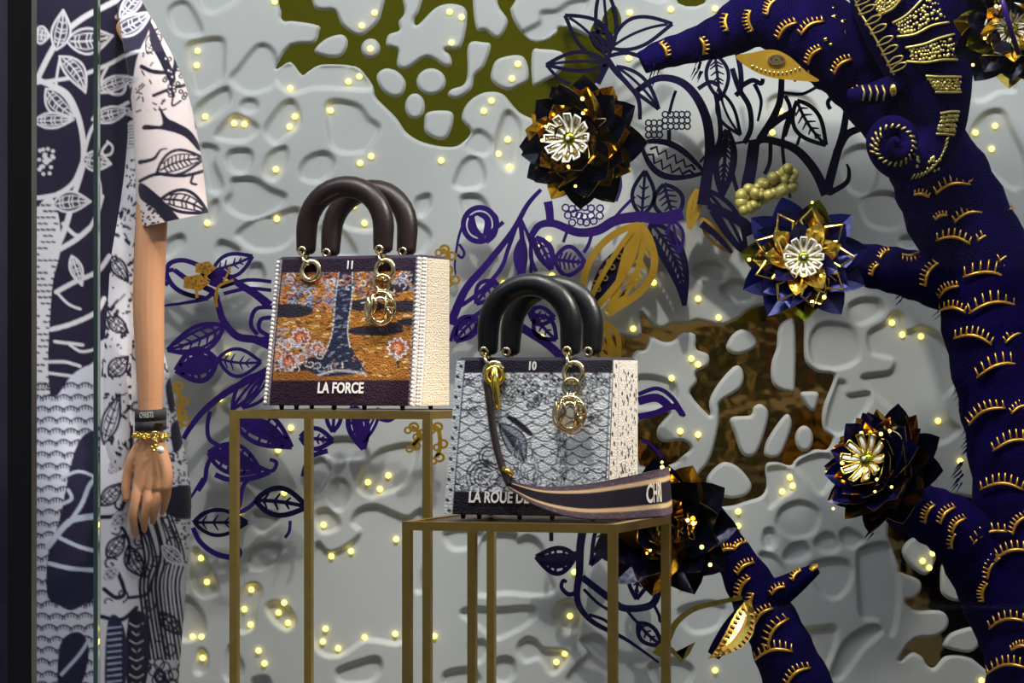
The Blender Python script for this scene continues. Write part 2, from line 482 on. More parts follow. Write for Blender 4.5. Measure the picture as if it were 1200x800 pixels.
# ------------------------------------------------------------------ the relief wall: recesses traced on the wall, cut into one dense sheet
REC = [
    [(198, 10), (210, 2), (222, 6), (236, 32), (232, 41), (210, 40), (199, 25)],
    [(232, -8), (237, 10), (250, 15), (265, 8), (280, -3), (262, -15)],
    [(218, 54), (238, 46), (261, 46), (263, 70), (260, 92), (238, 108), (228, 105), (222, 82)],
    [(270, 92), (280, 78), (303, 52), (322, 62), (323, 96), (302, 108), (284, 106)],
    [(231, 124), (262, 103), (270, 110), (267, 123), (240, 145), (231, 142)],
    ell(292, 124, 10.5, 8), [(252, 158), (272, 135), (290, 140), (303, 150), (290, 164), (268, 165)],
    [(316, 139), (332, 120), (345, 119), (351, 135), (350, 148), (335, 160), (322, 168), (310, 155)],
    [(235, 172), (247, 170), (256, 176), (251, 190), (261, 215), (257, 225), (245, 222), (239, 197)],
    [(265, 185), (272, 176), (292, 176), (296, 188), (287, 202), (272, 200)],
    [(308, 197), (315, 180), (334, 172), (337, 187), (325, 210), (312, 208)],
    [(351, 198), (360, 184), (380, 178), (392, 188), (385, 205), (372, 213), (355, 210)],
    [(272, 210), (297, 209), (315, 220), (335, 229), (328, 242), (300, 256), (275, 250), (264, 237), (271, 225)],
    [(306, 254), (320, 252), (345, 244), (352, 250), (350, 270), (330, 290), (300, 293), (280, 280), (277, 273), (290, 262)],
    [(253, 290), (260, 282), (280, 292), (276, 302), (258, 305)], [(246, 240), (254, 235), (256, 245), (250, 260), (244, 258)],
    [(195, 283), (212, 275), (216, 285), (200, 300), (190, 300)], [(292, 312), (305, 310), (310, 325), (300, 335), (290, 328)],
    [(318, 84), (340, 74), (370, 76), (410, 77), (425, 88), (437, 100), (432, 105), (400, 104), (370, 103), (345, 109), (330, 103)],
    [(384, 119), (418, 122), (432, 138), (445, 150), (430, 175), (423, 178), (402, 179), (388, 170), (384, 150)],
    [(532, 212), (542, 190), (558, 183), (568, 200), (565, 217), (545, 222), (534, 219)],
    [(488, 233), (503, 228), (504, 242), (495, 253), (488, 248)],
    [(540, 231), (560, 229), (571, 241), (575, 260), (560, 265), (545, 255)],
    [(478, 265), (487, 260), (502, 270), (504, 282), (492, 298), (478, 300)],
    [(386, 235), (430, 230), (445, 250), (440, 268), (420, 270), (400, 262)],
    [(375, 268), (392, 264), (408, 278), (418, 298), (400, 300), (378, 290)],
    [(612, 38), (632, 26), (634, 14), (652, 12), (668, 2), (690, 0), (680, 20), (655, 35), (640, 46), (625, 48)],
    [(580, 175), (590, 135), (600, 132), (610, 150), (605, 190), (595, 200)],
    [(545, 168), (560, 152), (577, 165), (572, 180), (556, 180)],
    [(296, 600), (300, 620), (310, 625), (320, 617), (327, 607), (315, 600)],
    [(287, 657), (297, 642), (315, 637), (329, 641), (326, 652), (310, 666), (292, 665)],
    [(277, 725), (280, 700), (290, 685), (302, 685), (306, 695), (300, 715), (297, 735), (285, 741), (278, 738)],
    [(312, 710), (318, 725), (335, 738), (345, 730), (340, 715), (325, 705)],
    [(225, 645), (238, 652), (255, 690), (245, 700), (228, 690)], [(215, 700), (235, 715), (240, 740), (225, 750), (210, 745)],
    [(268, 757), (280, 770), (285, 785), (275, 800), (262, 790)], [(233, 762), (241, 765), (242, 780), (236, 790), (228, 785)],
    [(295, 798), (305, 793), (315, 796), (318, 815), (298, 815)],
    [(355, 565), (362, 545), (378, 537), (387, 550), (384, 562), (372, 580), (360, 578)],
    [(378, 530), (385, 515), (420, 515), (430, 535), (410, 540), (390, 540)],
    [(385, 580), (388, 565), (402, 562), (410, 575), (402, 596), (390, 596)],
    [(369, 610), (372, 599), (385, 597), (397, 610), (395, 620), (377, 624)],
    [(420, 597), (440, 592), (460, 600), (478, 606), (495, 598), (500, 640), (484, 700), (474, 752), (430, 750), (400, 768), (375, 765), (364, 740), (362, 690), (370, 637), (385, 647), (405, 640), (422, 624), (412, 612)],
    [(418, 570), (433, 582), (445, 580), (468, 572), (480, 560), (490, 530), (480, 520), (445, 528), (425, 550)],
    [(395, 785), (420, 775), (440, 770), (447, 778), (444, 790), (430, 800), (400, 800)],
    [(482, 660), (490, 650), (496, 690), (482, 690)], [(520, 625), (530, 643), (555, 640), (565, 625), (545, 618)],
    [(560, 640), (575, 625), (602, 625), (607, 632), (620, 628), (635, 640), (643, 670), (650, 693), (632, 698), (595, 695), (567, 698), (558, 690)],
    [(540, 720), (550, 712), (582, 713), (620, 711), (628, 718), (620, 730), (595, 744), (580, 748), (562, 735)],
    [(606, 760), (615, 748), (627, 750), (637, 760), (660, 762), (667, 770), (657, 785), (645, 789), (632, 772), (615, 775)],
    [(550, 757), (565, 750), (572, 762), (562, 776), (552, 772)], [(580, 775), (592, 770), (602, 775), (603, 790), (592, 800), (578, 795)],
    [(650, 725), (655, 708), (668, 703), (680, 712), (680, 735), (665, 740)],
    [(680, 750), (690, 765), (675, 780), (665, 800), (700, 820), (715, 790), (712, 760), (700, 745)],
    [(520, 790), (535, 784), (555, 785), (562, 800), (540, 810), (522, 805)],
    [(910, 610), (917, 595), (937, 587), (957, 595), (961, 607), (952, 625), (930, 630), (915, 622)],
    [(894, 632), (897, 621), (905, 620), (910, 630), (906, 642), (897, 642)],
    [(919, 650), (927, 639), (942, 636), (950, 647), (940, 656), (922, 657)],
    [(955, 635), (965, 625), (977, 627), (984, 640), (975, 647), (960, 645)],
    [(985, 625), (995, 620), (1012, 632), (1000, 642), (988, 638)], [(890, 650), (905, 650), (920, 665), (922, 680), (905, 680)],
    [(948, 665), (965, 656), (990, 656), (1000, 670), (992, 692), (977, 702), (960, 692)],
    [(1006, 690), (1005, 655), (1010, 642), (1040, 637), (1048, 662), (1054, 682), (1052, 720), (1045, 745), (1030, 728), (1010, 722)],
    [(990, 752), (1020, 733), (1034, 740), (1014, 758), (996, 782), (985, 795), (975, 790)],
    [(940, 742), (960, 735), (980, 735), (978, 760), (962, 790), (945, 785)],
    [(897, 552), (910, 546), (925, 550), (930, 572), (918, 582), (902, 595), (898, 575)],
    [(932, 545), (947, 535), (970, 532), (980, 550), (968, 575), (958, 577), (942, 557)],
    [(995, 358), (1010, 350), (1030, 352), (1034, 365), (1010, 380), (997, 372)],
    [(949, 408), (952, 390), (965, 378), (995, 382), (1005, 400), (1005, 422), (980, 432), (957, 427)],
    [(1017, 395), (1022, 386), (1037, 378), (1047, 366), (1058, 370), (1062, 388), (1080, 383), (1100, 392), (1118, 412), (1140, 465), (1128, 452), (1108, 466), (1110, 490), (1125, 505), (1090, 520), (1040, 475), (1015, 450), (1012, 440), (1040, 436), (1048, 428), (1045, 420), (1022, 414)],
    [(981, 450), (987, 446), (992, 450), (994, 462), (1020, 460), (1015, 480), (990, 508), (972, 505), (969, 490)],
    [(812, 316), (822, 308), (840, 308), (852, 318), (846, 330), (820, 328)], [(845, 338), (860, 328), (880, 335), (885, 350), (865, 355), (850, 350)],
    [(795, 715), (830, 705), (850, 712), (840, 735), (810, 740)],
    [(1140, 150), (1155, 132), (1175, 130), (1185, 150), (1202, 190), (1190, 222), (1150, 190), (1138, 170)],
    [(1140, 85), (1180, 90), (1190, 106), (1170, 108), (1152, 118), (1139, 113)], [(1053, 285), (1058, 277), (1072, 277), (1078, 287), (1065, 294)],
    [(665, 225), (690, 212), (712, 228), (704, 250), (676, 252)], [(742, 80), (760, 72), (775, 88), (760, 110), (744, 104)],
    [(986, 185), (1012, 170), (1030, 190), (1020, 225), (996, 222)], [(900, 118), (935, 110), (958, 130), (948, 160), (915, 158)],
    [(730, 455), (752, 440), (788, 448), (792, 470), (760, 478), (735, 474)], [(760, 780), (790, 772), (812, 784), (800, 806), (768, 808)],
    [(1010, 232), (1046, 226), (1066, 248), (1050, 268), (1018, 262)], [(206, 600), (214, 596), (222, 612), (212, 630), (204, 622)],
]
G1 = [(344, -30), (329, 13), (332, 24), (343, 24), (372, 29), (373, 37), (367, 50), (340, 53), (323, 77), (325, 80), (340, 72), (353, 87), (361, 83), (377, 75), (415, 77), (428, 88), (437, 101), (439, 112), (449, 123), (465, 139), (476, 155), (497, 167), (529, 172), (544, 165), (552, 153), (541, 139), (548, 120), (567, 108), (588, 109), (600, 122), (615, 135), (650, 140), (700, 95), (710, 70), (700, 50), (680, 38), (668, 33), (655, 30), (652, 38), (640, 46), (628, 48), (618, 44), (606, 30), (598, 10), (596, -30)]
I1 = [[(365, -40), (366, 2), (375, 11), (392, 12), (401, 29), (420, 41), (436, 32), (447, 13), (449, -40)],
      [(369, 56), (383, 44), (400, 40), (407, 48), (403, 61), (393, 67), (372, 63)], ell(434, 56, 11, 11.5),
      [(464, -40), (474, 10), (467, 24), (468, 35), (455, 40), (453, 53), (466, 58), (465, 75), (476, 80), (500, 66), (521, 77), (529, 75), (527, 64), (521, 57), (540, 54), (547, 14), (532, 4), (511, 8), (489, 29), (485, 21), (492, 8), (500, -40)],
      [(441, 89), (450, 80), (465, 83), (475, 96), (471, 110), (460, 113), (447, 104)], ell(505, 95, 17, 15.5), ell(486, 124, 11.5, 15),
      [(497, 144), (501, 131), (527, 130), (531, 141), (524, 160), (513, 163), (499, 155)],
      [(549, 51), (567, 49), (575, 53), (567, 77), (556, 88), (552, 104), (535, 115), (525, 111), (529, 104), (543, 99), (548, 85)],
      [(555, -40), (557, 29), (569, 35), (584, 44), (595, 24), (583, 3), (580, -40)],
      [(576, 83), (583, 69), (607, 64), (617, 72), (619, 93), (607, 101), (596, 105), (583, 100), (576, 93)],
      [(624, 60), (635, 57), (657, 60), (662, 70), (655, 85), (637, 95), (630, 99), (624, 97)]]
G2 = [(695, 410), (720, 393), (745, 396), (752, 390), (751, 367), (757, 372), (765, 381), (777, 384), (787, 379), (805, 379), (817, 375), (835, 379), (847, 381), (867, 372), (880, 362), (900, 357), (925, 360), (942, 370), (943, 412), (947, 427), (960, 436), (977, 438), (976, 450), (967, 472), (964, 490), (967, 505), (977, 512), (970, 527), (955, 527), (935, 537), (927, 546), (910, 541), (898, 545), (899, 570), (892, 582), (872, 588), (856, 593), (827, 594), (816, 582), (818, 558), (828, 545), (835, 530), (842, 500), (843, 480), (845, 470), (868, 455), (872, 440), (868, 430), (860, 430), (842, 450), (832, 470), (834, 487), (827, 483), (809, 461), (817, 448), (816, 436), (830, 428), (830, 415), (816, 409), (815, 392), (800, 390), (788, 400), (775, 400), (762, 394), (757, 409), (745, 411), (736, 422), (700, 425)]
I2 = [[(852, 404), (860, 391), (872, 386), (886, 396), (885, 407), (867, 415), (855, 412)],
      [(913, 385), (922, 375), (932, 380), (932, 455), (925, 459), (912, 455), (905, 445), (905, 425), (911, 407)],
      [(857, 490), (880, 487), (884, 477), (893, 474), (901, 487), (890, 525), (880, 535), (869, 530), (862, 510)],
      [(896, 530), (900, 515), (917, 490), (925, 486), (928, 500), (917, 530), (907, 536), (899, 535)], ell(943, 514, 10.5, 15),
      [(939, 461), (947, 459), (959, 460), (959, 470), (954, 482), (945, 475)],
      [(830, 568), (832, 555), (848, 542), (866, 548), (881, 568), (873, 581), (850, 583)]]
G2B = [(745, 500), (765, 488), (785, 483), (772, 500), (771, 512), (780, 518), (800, 516), (810, 525), (800, 535), (785, 545), (750, 545)]
G3 = [(1042, 610), (1054, 662), (1057, 671), (1078, 680), (1080, 692), (1072, 701), (1062, 703), (1065, 710), (1075, 716), (1102, 716), (1112, 725), (1110, 737), (1096, 746), (1072, 749), (1057, 767), (1056, 774), (1069, 765), (1081, 770), (1087, 780), (1096, 783), (1108, 770), (1125, 768), (1140, 772), (1175, 790), (1200, 700), (1170, 600), (1100, 580)]
I3 = [[(1058, 647), (1066, 633), (1084, 627), (1096, 635), (1098, 653), (1087, 674), (1069, 665)],
      [(1103, 680), (1105, 662), (1114, 653), (1129, 668), (1150, 701), (1162, 737), (1144, 728), (1132, 707), (1117, 704), (1105, 696)],
      [(1106, 755), (1114, 743), (1141, 735), (1150, 743), (1147, 758), (1135, 765), (1111, 760)]]
G4 = [(792, -30), (795, 3), (826, 3), (830, -30)]


def sd_poly(X, Y, poly, pad, sub):
    """signed distance (inside positive) in a window around the polygon"""
    q = np.array(crom(poly, sub, True)); st = 2.0
    i0 = max(int((q[:, 0].min() - pad - WX0) / st), 0); i1 = min(int((q[:, 0].max() + pad - WX0) / st) + 2, X.shape[1])
    j0 = max(int((q[:, 1].min() - pad - WZ0) / st), 0); j1 = min(int((q[:, 1].max() + pad - WZ0) / st) + 2, X.shape[0])
    if i1 <= i0 or j1 <= j0: return None
    sl = (slice(j0, j1), slice(i0, i1)); d, ins = seg_dist(X[sl], Y[sl], q, True)
    return sl, np.where(ins, d, -d)


WX0, WX1, WZ0, WZ1 = -110.0, 1310.0, -90.0, 890.0
gx = np.arange(WX0, WX1 + 1, 2.0); gz = np.arange(WZ0, WZ1 + 1, 2.0)
X, Y = np.meshgrid(gx, gz)
dep = np.zeros(X.shape)
rb = random.Random(3)
extra = []
for k in range(60):                      # the relief goes on beyond the frame
    x, y = rb.uniform(-100, 1300), rb.uniform(-80, 880)
    if 20 < x < 1200 and -12 < y < 812: continue
    extra.append([(x + rb.uniform(14, 30) * math.cos(t), y + rb.uniform(12, 26) * math.sin(t)) for t in np.linspace(0, 6.28, 8, endpoint=False)])


def sstep(t): t = np.clip(t, 0, 1); return t * t * (3 - 2 * t)


for k, poly in enumerate(REC + extra):
    r = sd_poly(X, Y, poly, 8, 4)
    if r is None: continue
    sl, sd = r
    dep[sl] = np.maximum(dep[sl], (0.0078 + 0.0016 * ((k * 7) % 5) / 4) * sstep(0.5 + sd / 6.0))
gd = np.zeros(X.shape)
for G, I in ((G1, I1), (G2, I2), (G2B, []), (G3, I3), (G4, [])):
    r = sd_poly(X, Y, G, 10, 3)
    sl, sd = r
    t = sstep(0.5 + sd / 4.5)
    for isl in I:
        q, s2 = sd_poly(X, Y, isl, 10, 4)
        full = np.zeros(X.shape); full[q] = sstep(0.5 + s2 / 4.5)
        t = t * (1 - full[sl])
    gd[sl] = np.maximum(gd[sl], t)
dep = np.maximum(dep, 0.020 * gd)
s_ = (D + WY) / F
V = np.stack([(X - CX) * s_, WY + dep, ZC + (HY - Y) * s_], -1).reshape(-1, 3)
me = mesh_np('wall_back', V, grid_faces(*X.shape)[:, ::-1].copy())
wb = obj('wall_back', me, M['wall']); tag(wb, kind='structure'); LOC[wb.name] = Matrix()
pa, pb = P(WX0, WZ0, WY), P(WX1, WZ1, WY)
mb = MB()
mb.box(((-2.08 + pa.x) / 2, WY + 0.06, 1.2), ((pa.x + 2.08) / 2, 0.06, 1.2)).box(((2.08 + pb.x) / 2, WY + 0.06, 1.2), ((2.08 - pb.x) / 2, 0.06, 1.2))
mb.box(((pa.x + pb.x) / 2, WY + 0.06, (2.4 + pa.z) / 2), ((pb.x - pa.x) / 2, 0.06, (2.4 - pa.z) / 2))
mb.box(((pa.x + pb.x) / 2, WY + 0.06, pb.z / 2), ((pb.x - pa.x) / 2, 0.06, pb.z / 2))
mb.build('plain_border', M['wall'], wb, smooth=False)
MB().box(((pa.x + pb.x) / 2, WY + 0.075, (pa.z + pb.z) / 2), ((pb.x - pa.x) / 2, 0.03, (pa.z - pb.z) / 2)).build('backing_board', M['wall'], wb, smooth=False)


def hull(pts):
    p = sorted(set((float(a), float(b)) for a, b in pts))
    def half(q):
        h = []
        for c in q:
            while len(h) > 1 and (h[-1][0] - h[-2][0]) * (c[1] - h[-2][1]) - (h[-1][1] - h[-2][1]) * (c[0] - h[-2][0]) <= 0: h.pop()
            h.append(c)
        return h[:-1]
    return half(p) + half(p[::-1])


def gold_plate(poly, label, m):
    h = hull(poly); cx = sum(p[0] for p in h) / len(h); cy = sum(p[1] for p in h) / len(h)
    h = [(x + 7 * (x - cx) / math.hypot(x - cx, y - cy), y + 7 * (y - cy) / math.hypot(x - cx, y - cy)) for x, y in h]
    n = len(h); v = [P(x, y, WY + 0.0) + Vector((0, 0.012, 0)) for x, y in h] + [P(x, y, WY) + Vector((0, 0.0145, 0)) for x, y in h]
    f = [tuple(range(n)), tuple(range(2 * n - 1, n - 1, -1))] + [(i, n + i, n + (i + 1) % n, (i + 1) % n) for i in range(n)]
    o = MB().add(v, f).build('gold_mirror_sheet', m, smooth=False); recenter(o)
    return tag(o, label, 'mirror sheet', 'gold mirror sheets behind the cut-out wall')


gold_plate(G1, 'olive gold mirror sheet showing through holes above the plum handbag', M['olive'])
gold_plate(G2 + G2B, 'copper gold mirror sheet showing through wall holes right of the black-handled bag', M['rose'])
gold_plate(G3, 'dark gold mirror sheet showing through wall holes beside the lower tree trunk', M['rose'])
gold_plate(G4, 'short olive gold mirror piece above the reaching branch', M['olive'])

# ------------------------------------------------------------------ light points in the wall
LED = [(231, 59), (230, 76), (240, 136), (274, 144), (286, 145), (345, 136), (339, 148), (340, 103), (322, 2), (323, 198), (439, 15), (424, 30), (434, 57), (527, 14), (541, 20), (529, 50), (408, 95), (421, 89), (387, 129), (435, 183), (422, 191), (517, 188), (576, 118), (567, 130), (607, 75), (600, 92), (595, 163), (584, 180), (597, 195), (738, 15), (737, 68), (786, 11), (838, 10), (324, 256), (243, 261), (414, 241), (427, 261), (392, 277), (454, 285),
       (632, 285), (643, 280), (746, 324), (766, 331), (788, 282), (818, 350), (842, 372), (742, 385), (715, 364), (590, 332), (647, 323), (677, 380), (603, 389), (635, 395), (810, 420), (818, 427), (787, 443), (797, 505), (818, 509), (926, 559), (929, 569), (917, 576), (865, 599), (865, 616), (797, 686), (838, 785), (947, 757), (954, 774), (1093, 648), (1081, 657), (1089, 665), (1124, 665), (1150, 797), (1046, 378), (1058, 392), (1080, 394), (1124, 445), (1100, 493), (1125, 540), (1082, 265), (1167, 147), (1144, 155), (1163, 174), (915, 130), (905, 155),
       (235, 654), (242, 682), (294, 691), (286, 714), (293, 732), (333, 706), (326, 718), (337, 730), (333, 577), (280, 600), (225, 746), (236, 746), (237, 771), (303, 762), (310, 777), (431, 565), (455, 557), (445, 573), (379, 615), (388, 652), (411, 646), (464, 632), (341, 501), (381, 737), (378, 752), (396, 760), (427, 747), (463, 743), (509, 745), (673, 670), (668, 722), (662, 766), (652, 776), (267, 413), (258, 467), (326, 527)]
led_me = MB().ball((0, 0, 0), 0.0046, 10, 8).mesh('wall_light'); led_me.materials.append(M['led'])
for px, py in LED:
    o = bpy.data.objects.new('wall_light', led_me); COL.objects.link(o)
    i = int(round((px - WX0) / 2)); j = int(round((py - WZ0) / 2))
    o.location = P(px, py, WY); o.location.y = WY + dep[j, i] - 0.002
    tag(o, 'tiny round yellow light point set into the grey relief wall', 'light', 'fairy light points in the relief wall')
# ------------------------------------------------------------------ brass pedestals
def pedestal(frpx, Yf, s, ang, ztop, label):
    fr = P(frpx, 0, Yf); fr.z = 0; r = R(ang)
    ex = Vector((-math.cos(r), math.sin(r), 0)); ey = Vector((math.sin(r), math.cos(r), 0))
    c = fr + ex * s / 2 + ey * s / 2
    root = empty('display_pedestal', c, label, 'pedestal', 'brass display pedestals', -r)
    h, t = s / 2, 0.0056
    for sx in (-1, 1):
        for sy in (-1, 1):
            o = MB().box((sx * (h - t), sy * (h - t), ztop / 2), (t, t, ztop / 2)).build('leg', M['brass'], root, True, False)
    for z, nm in ((ztop - t, 'top_rail'), (0.012, 'bottom_rail')):
        for sgn in (-1, 1):
            MB().box((0, sgn * (h - t), z), (h - 2 * t, t, t)).build(nm, M['brass'], root, True, False)
            MB().box((sgn * (h - t), 0, z), (t, h - 2 * t, t)).build(nm, M['brass'], root, True, False)
    MB().box((0, 0, ztop - 0.004), (h - 2 * t, h - 2 * t, 0.0025)).build('top_plate', M['brassdark'], root, True, False)
    return c


Z1 = P(500, 481.5, 0.18).z
Z2 = P(718, 614.5, -0.16).z
c1 = pedestal(504, 0.18, 0.295, 17.5, Z1, 'taller brass frame pedestal under the plum embroidered handbag')
c2 = pedestal(722, -0.16, 0.283, 17, Z2, 'lower brass frame pedestal under the white and black handbag')

# ------------------------------------------------------------------ the two handbags
BW, BD, BH = 0.226, 0.118, 0.2


def bag_px(xl0, xl1, xr0, xr1, y0, y1):
    """photo pixel on the front panel -> millimetres on the panel (u right, v down)"""
    def fn(px, py):
        t = (py - y0) / (y1 - y0)
        l = xl0 + (xl1 - xl0) * t; r = xr0 + (xr1 - xr0) * t
        return ((px - l) / (r - l) * 226.0, t * 209.0)
    return fn


def lean(x, y, z):
    t = z / BH
    return (x * (1.0 - 0.035 * t), y * (1.0 - 0.2 * t) + 0.022 * t, z)


def panel(name, cv, corner, parent, n, nu, nv, bulge, wmm, hmm):
    """painted panel; corner(u,v)->local point, u right 0..1, v down 0..1"""
    u, v = np.meshgrid(np.linspace(0, 1, nu), np.linspace(0, 1, nv))
    pts = np.array([corner(a, b) for a, b in zip(u.ravel(), v.ravel())])
    bl_ = (np.sin(np.pi * u) * np.sin(np.pi * v)).ravel() ** 0.6 * bulge
    pts = pts + bl_[:, None] * np.array(n)
    col = cv.sample(u * wmm, v * hmm).reshape(-1, 3)
    me = mesh_np(name, pts, grid_faces(nv, nu), uvcol=col)
    return obj(name, me, M['embroid'], parent, True)


def ring_part(root, name, c, r, rt, nrm, m, **k):
    return MB().ring(c, r, rt, nrm, **k).build(name, m, root, True)


def arch(root, y, r, m, cx=-0.011, hw=0.058, z0=BH + 0.014, h=0.091, leany=0.0):
    pts = []
    for t in np.linspace(0, 1, 9)[:-1]: pts.append((cx - hw, y + leany * t * 0.4, z0 + (h - hw) * t))
    for a_ in np.linspace(math.pi, 0, 17): pts.append((cx + hw * math.cos(a_), y + leany * (0.4 + 0.6 * math.sin(a_)), z0 + h - hw + hw * math.sin(a_)))
    for t in np.linspace(1, 0, 9)[1:]: pts.append((cx + hw, y + leany * t * 0.4, z0 + (h - hw) * t))
    n = len(pts); rad = [r * (0.9 + 0.14 * math.sin(math.pi * i / (n - 1))) for i in range(n)]
    rad[0] *= 0.72; rad[-1] *= 0.72
    return MB().tube(pts, rad, 14).build('handle', m, root, True)


def bag(loc, rot, label, group, size, front, side, hm, body_m, letters, number, name_px, num_px, fn, bead):
    root = empty('handbag', loc, label, 'handbag', group, R(rot)); root.scale = (size,) * 3
    z0 = 0.006
    fy = -BD / 2
    Lf = lambda u, v: np.array(lean((u - 0.5) * BW, fy, (1 - v) * BH)) + (0, 0, z0)
    Ls = lambda u, v: np.array(lean(BW / 2, fy + u * BD, (1 - v) * BH)) + (0, 0, z0)
    Ll = lambda u, v: np.array(lean(-BW / 2, -fy - u * BD, (1 - v) * BH)) + (0, 0, z0)
    Lb = lambda u, v: np.array(lean((0.5 - u) * BW, -fy, (1 - v) * BH)) + (0, 0, z0)
    panel('front_panel', front, Lf, root, (0, -1, 0), 210, 190, 0.004, 226, 209)
    sd = panel('side_panel', side, Ls, root, (1, 0, 0), 90, 170, 0.002, 118, 209)
    panel('side_panel', side, Ll, root, (-1, 0, 0), 60, 90, 0.002, 118, 209)
    panel('back_panel', front, Lb, root, (0, 1, 0), 60, 60, 0.003, 226, 209)
    k = [lean(sx * BW / 2, sy * BD / 2, 0) for sx, sy in ((-1, -1), (1, -1), (1, 1), (-1, 1))]
    MB().add([(a, b, c + z0) for a, b, c in k], [(3, 2, 1, 0)]).build('base', body_m, root, True, False)
    k = [lean(sx * BW / 2, sy * BD / 2, BH) for sx, sy in ((-1, -1), (1, -1), (1, 1), (-1, 1))]
    t = MB().add([(a, b, c + z0 - 0.001) for a, b, c in k] + [(a * 0.96, b * 0.8 + 0.004, c + z0 + 0.004) for a, b, c in k],
                 [(0, 1, 5, 4), (1, 2, 6, 5), (2, 3, 7, 6), (3, 0, 4, 7), (4, 5, 6, 7)]).build('top_flap', body_m, root, True, False)
    # piping beads down the front and side edges
    bm_ = MB()
    cols = bead
    for (edge, off, r_, nb, lo, hi) in cols:
        for i in range(nb):
            v_ = lo + (hi - lo) * i / (nb - 1)
            p = Lf(off, v_) + (0, -0.0022, 0) if edge == 'f' else Ls(off, v_) + (0.001, -0.0005, 0)
            bm_.ball(p, r_, 6, 4)
    if cols:
        tag(bm_.build('edge_beads', M['beads'], root, True), kind='stuff')
    for sx in (-0.8, -0.6, -0.1, 0.3, 0.8):
        MB().tube([(sx * BW / 2, -BD * 0.4, 0.0), (sx * BW / 2, -BD * 0.4, z0 + 0.002)], [0.0028, 0.0042], 8).build('foot', M['leather_k'], root, True)
    for sy in (-0.8, 0.8):
        MB().tube([(sy * BW / 2, BD * 0.4, 0.0), (sy * BW / 2, BD * 0.4, z0 + 0.002)], [0.0028, 0.0042], 8).build('foot', M['leather_k'], root, True)
    # handles with their metal fittings
    yf, yb = lean(0, -BD * 0.40, BH)[1], lean(0, BD * 0.42, BH)[1]
    for y, ln in ((yf, 0.006), (yb, 0.012)):
        hd = arch(root, y, 0.0145, hm, leany=ln)
        for sx in (-1, 1):
            x = -0.011 + sx * 0.058
            MB().tube([(x, y, BH + 0.004), (x, y, BH + 0.016)], [0.0056, 0.0046], 10).build('handle_post', M['pale'], hd, True)
            MB().ring((x, y - 0.0125, BH + 0.0175), 0.0048, 0.0022, (0, -1, 0), 16, 6).build('rivet_ring', M['pale'], hd, True)
    fyt = lambda z: lean(0, fy, z)[1] - 0.006
    rings = []
    for x in (-0.053, 0.058):
        zc = BH - 0.010
        rg = MB().ring((x, fyt(zc), zc), 0.0128, 0.004, (0, -1, 0.12), 24, 8).build('ring', M['pale'], root, True)
        hx = -0.069 if x < 0 else 0.047
        MB().tube([(hx, yf - 0.0145, BH + 0.016), ((hx + x) / 2 - 0.001, fyt(BH) - 0.006, BH + 0.004), (x, fyt(zc) - 0.004, zc + 0.008)], 0.0024, 8).build('link', M['pale'], rg, True)
        rings.append((x, zc))
    # hanging charm of four metal letters
    x, zc = rings[1]; ch_z = zc - 0.020
    y = fyt(ch_z) - 0.006
    charm = MB().ring((x, y + 0.001, ch_z + 0.0015), 0.0105, 0.0026, (0.25, -1, 0), 22, 8).build('charm', M['pale'], root, True)
    for k_, dx in enumerate((-0.004, 0.0, 0.004)):
        MB().tube([(x + dx, y - 0.002, ch_z - 0.006), (x + dx * 1.4, y - 0.004, ch_z - 0.018)], 0.0016, 6).build('chain', M['pale'], charm, True)
    oz = ch_z - 0.033; y = fyt(oz) - 0.012
    MB().ring((x + 0.001, y + 0.003, oz), 0.0215, 0.0036, (-0.1, -1, 0.1), 30, 8).build('round_letter', M['pale'], charm, True)
    MB().ring((x + 0.003, y - 0.002, oz - 0.003), 0.0165, 0.003, (0.5, -1, 0), 28, 8, sx=0.8).build('round_letter', M['pale'], charm, True)
    im = MB(); im.tube([(x - 0.005, y - 0.008, oz + 0.018), (x - 0.008, y - 0.008, oz - 0.012)], 0.0023, 8)
    im.tube([(x - 0.0085, y - 0.008, oz + 0.018), (x - 0.0015, y - 0.008, oz + 0.018)], 0.0018, 6).tube([(x - 0.0115, y - 0.008, oz - 0.012), (x - 0.0045, y - 0.008, oz - 0.012)], 0.0018, 6)
    im.build('letter_i', M['pale'], charm, True)
    for nm, sgn, ox in (('letter_d', -1, -0.013), ('letter_r', 1, 0.013)):
        d = MB(); d.tube([(x + ox, y - 0.004, oz + 0.016), (x + ox * 0.9, y - 0.003, oz - 0.015)], 0.0026, 8)
        d.tube(crom([(x + ox, y - 0.004, oz + 0.016), (x + ox + 0.01, y - 0.008, oz + 0.013), (x + ox + 0.012, y - 0.008, oz + 0.002), (x + ox + 0.001, y - 0.004, oz - (0.015 if sgn < 0 else 0.0))], 5), 0.0022, 8)
        if sgn > 0: d.tube([(x + ox + 0.003, y - 0.005, oz), (x + ox + 0.009, y - 0.004, oz - 0.014)], 0.0022, 8)
        d.build(nm, M['pale'], charm, True)
    # stitched lettering
    for txt, (tx, ty), size, sx in ((letters, name_px, 0.0205, 0.74), (number, num_px, 0.0155, 0.8)):
        u, v = fn(tx, ty); u /= 226; v /= 209
        p = Lf(u, v); bl_ = (math.sin(math.pi * u) * math.sin(math.pi * v)) ** 0.6 * 0.004
        me, a = text_mesh(txt, size, 0.0005, sx, 0.0005)
        tl = math.atan2(0.022 - 0.2 * fy, BH)
        put_text(me, a, Matrix.Translation((p[0], p[1] - bl_ - 0.0006, p[2])) @ Matrix.Rotation(R(90) - tl, 4, 'X'))
        o = obj('lettering', me, M['white'], root, True); tag(o, 'white stitched lettering ' + txt)
    return root, Lf, fyt, rings


rp = random.Random(11)
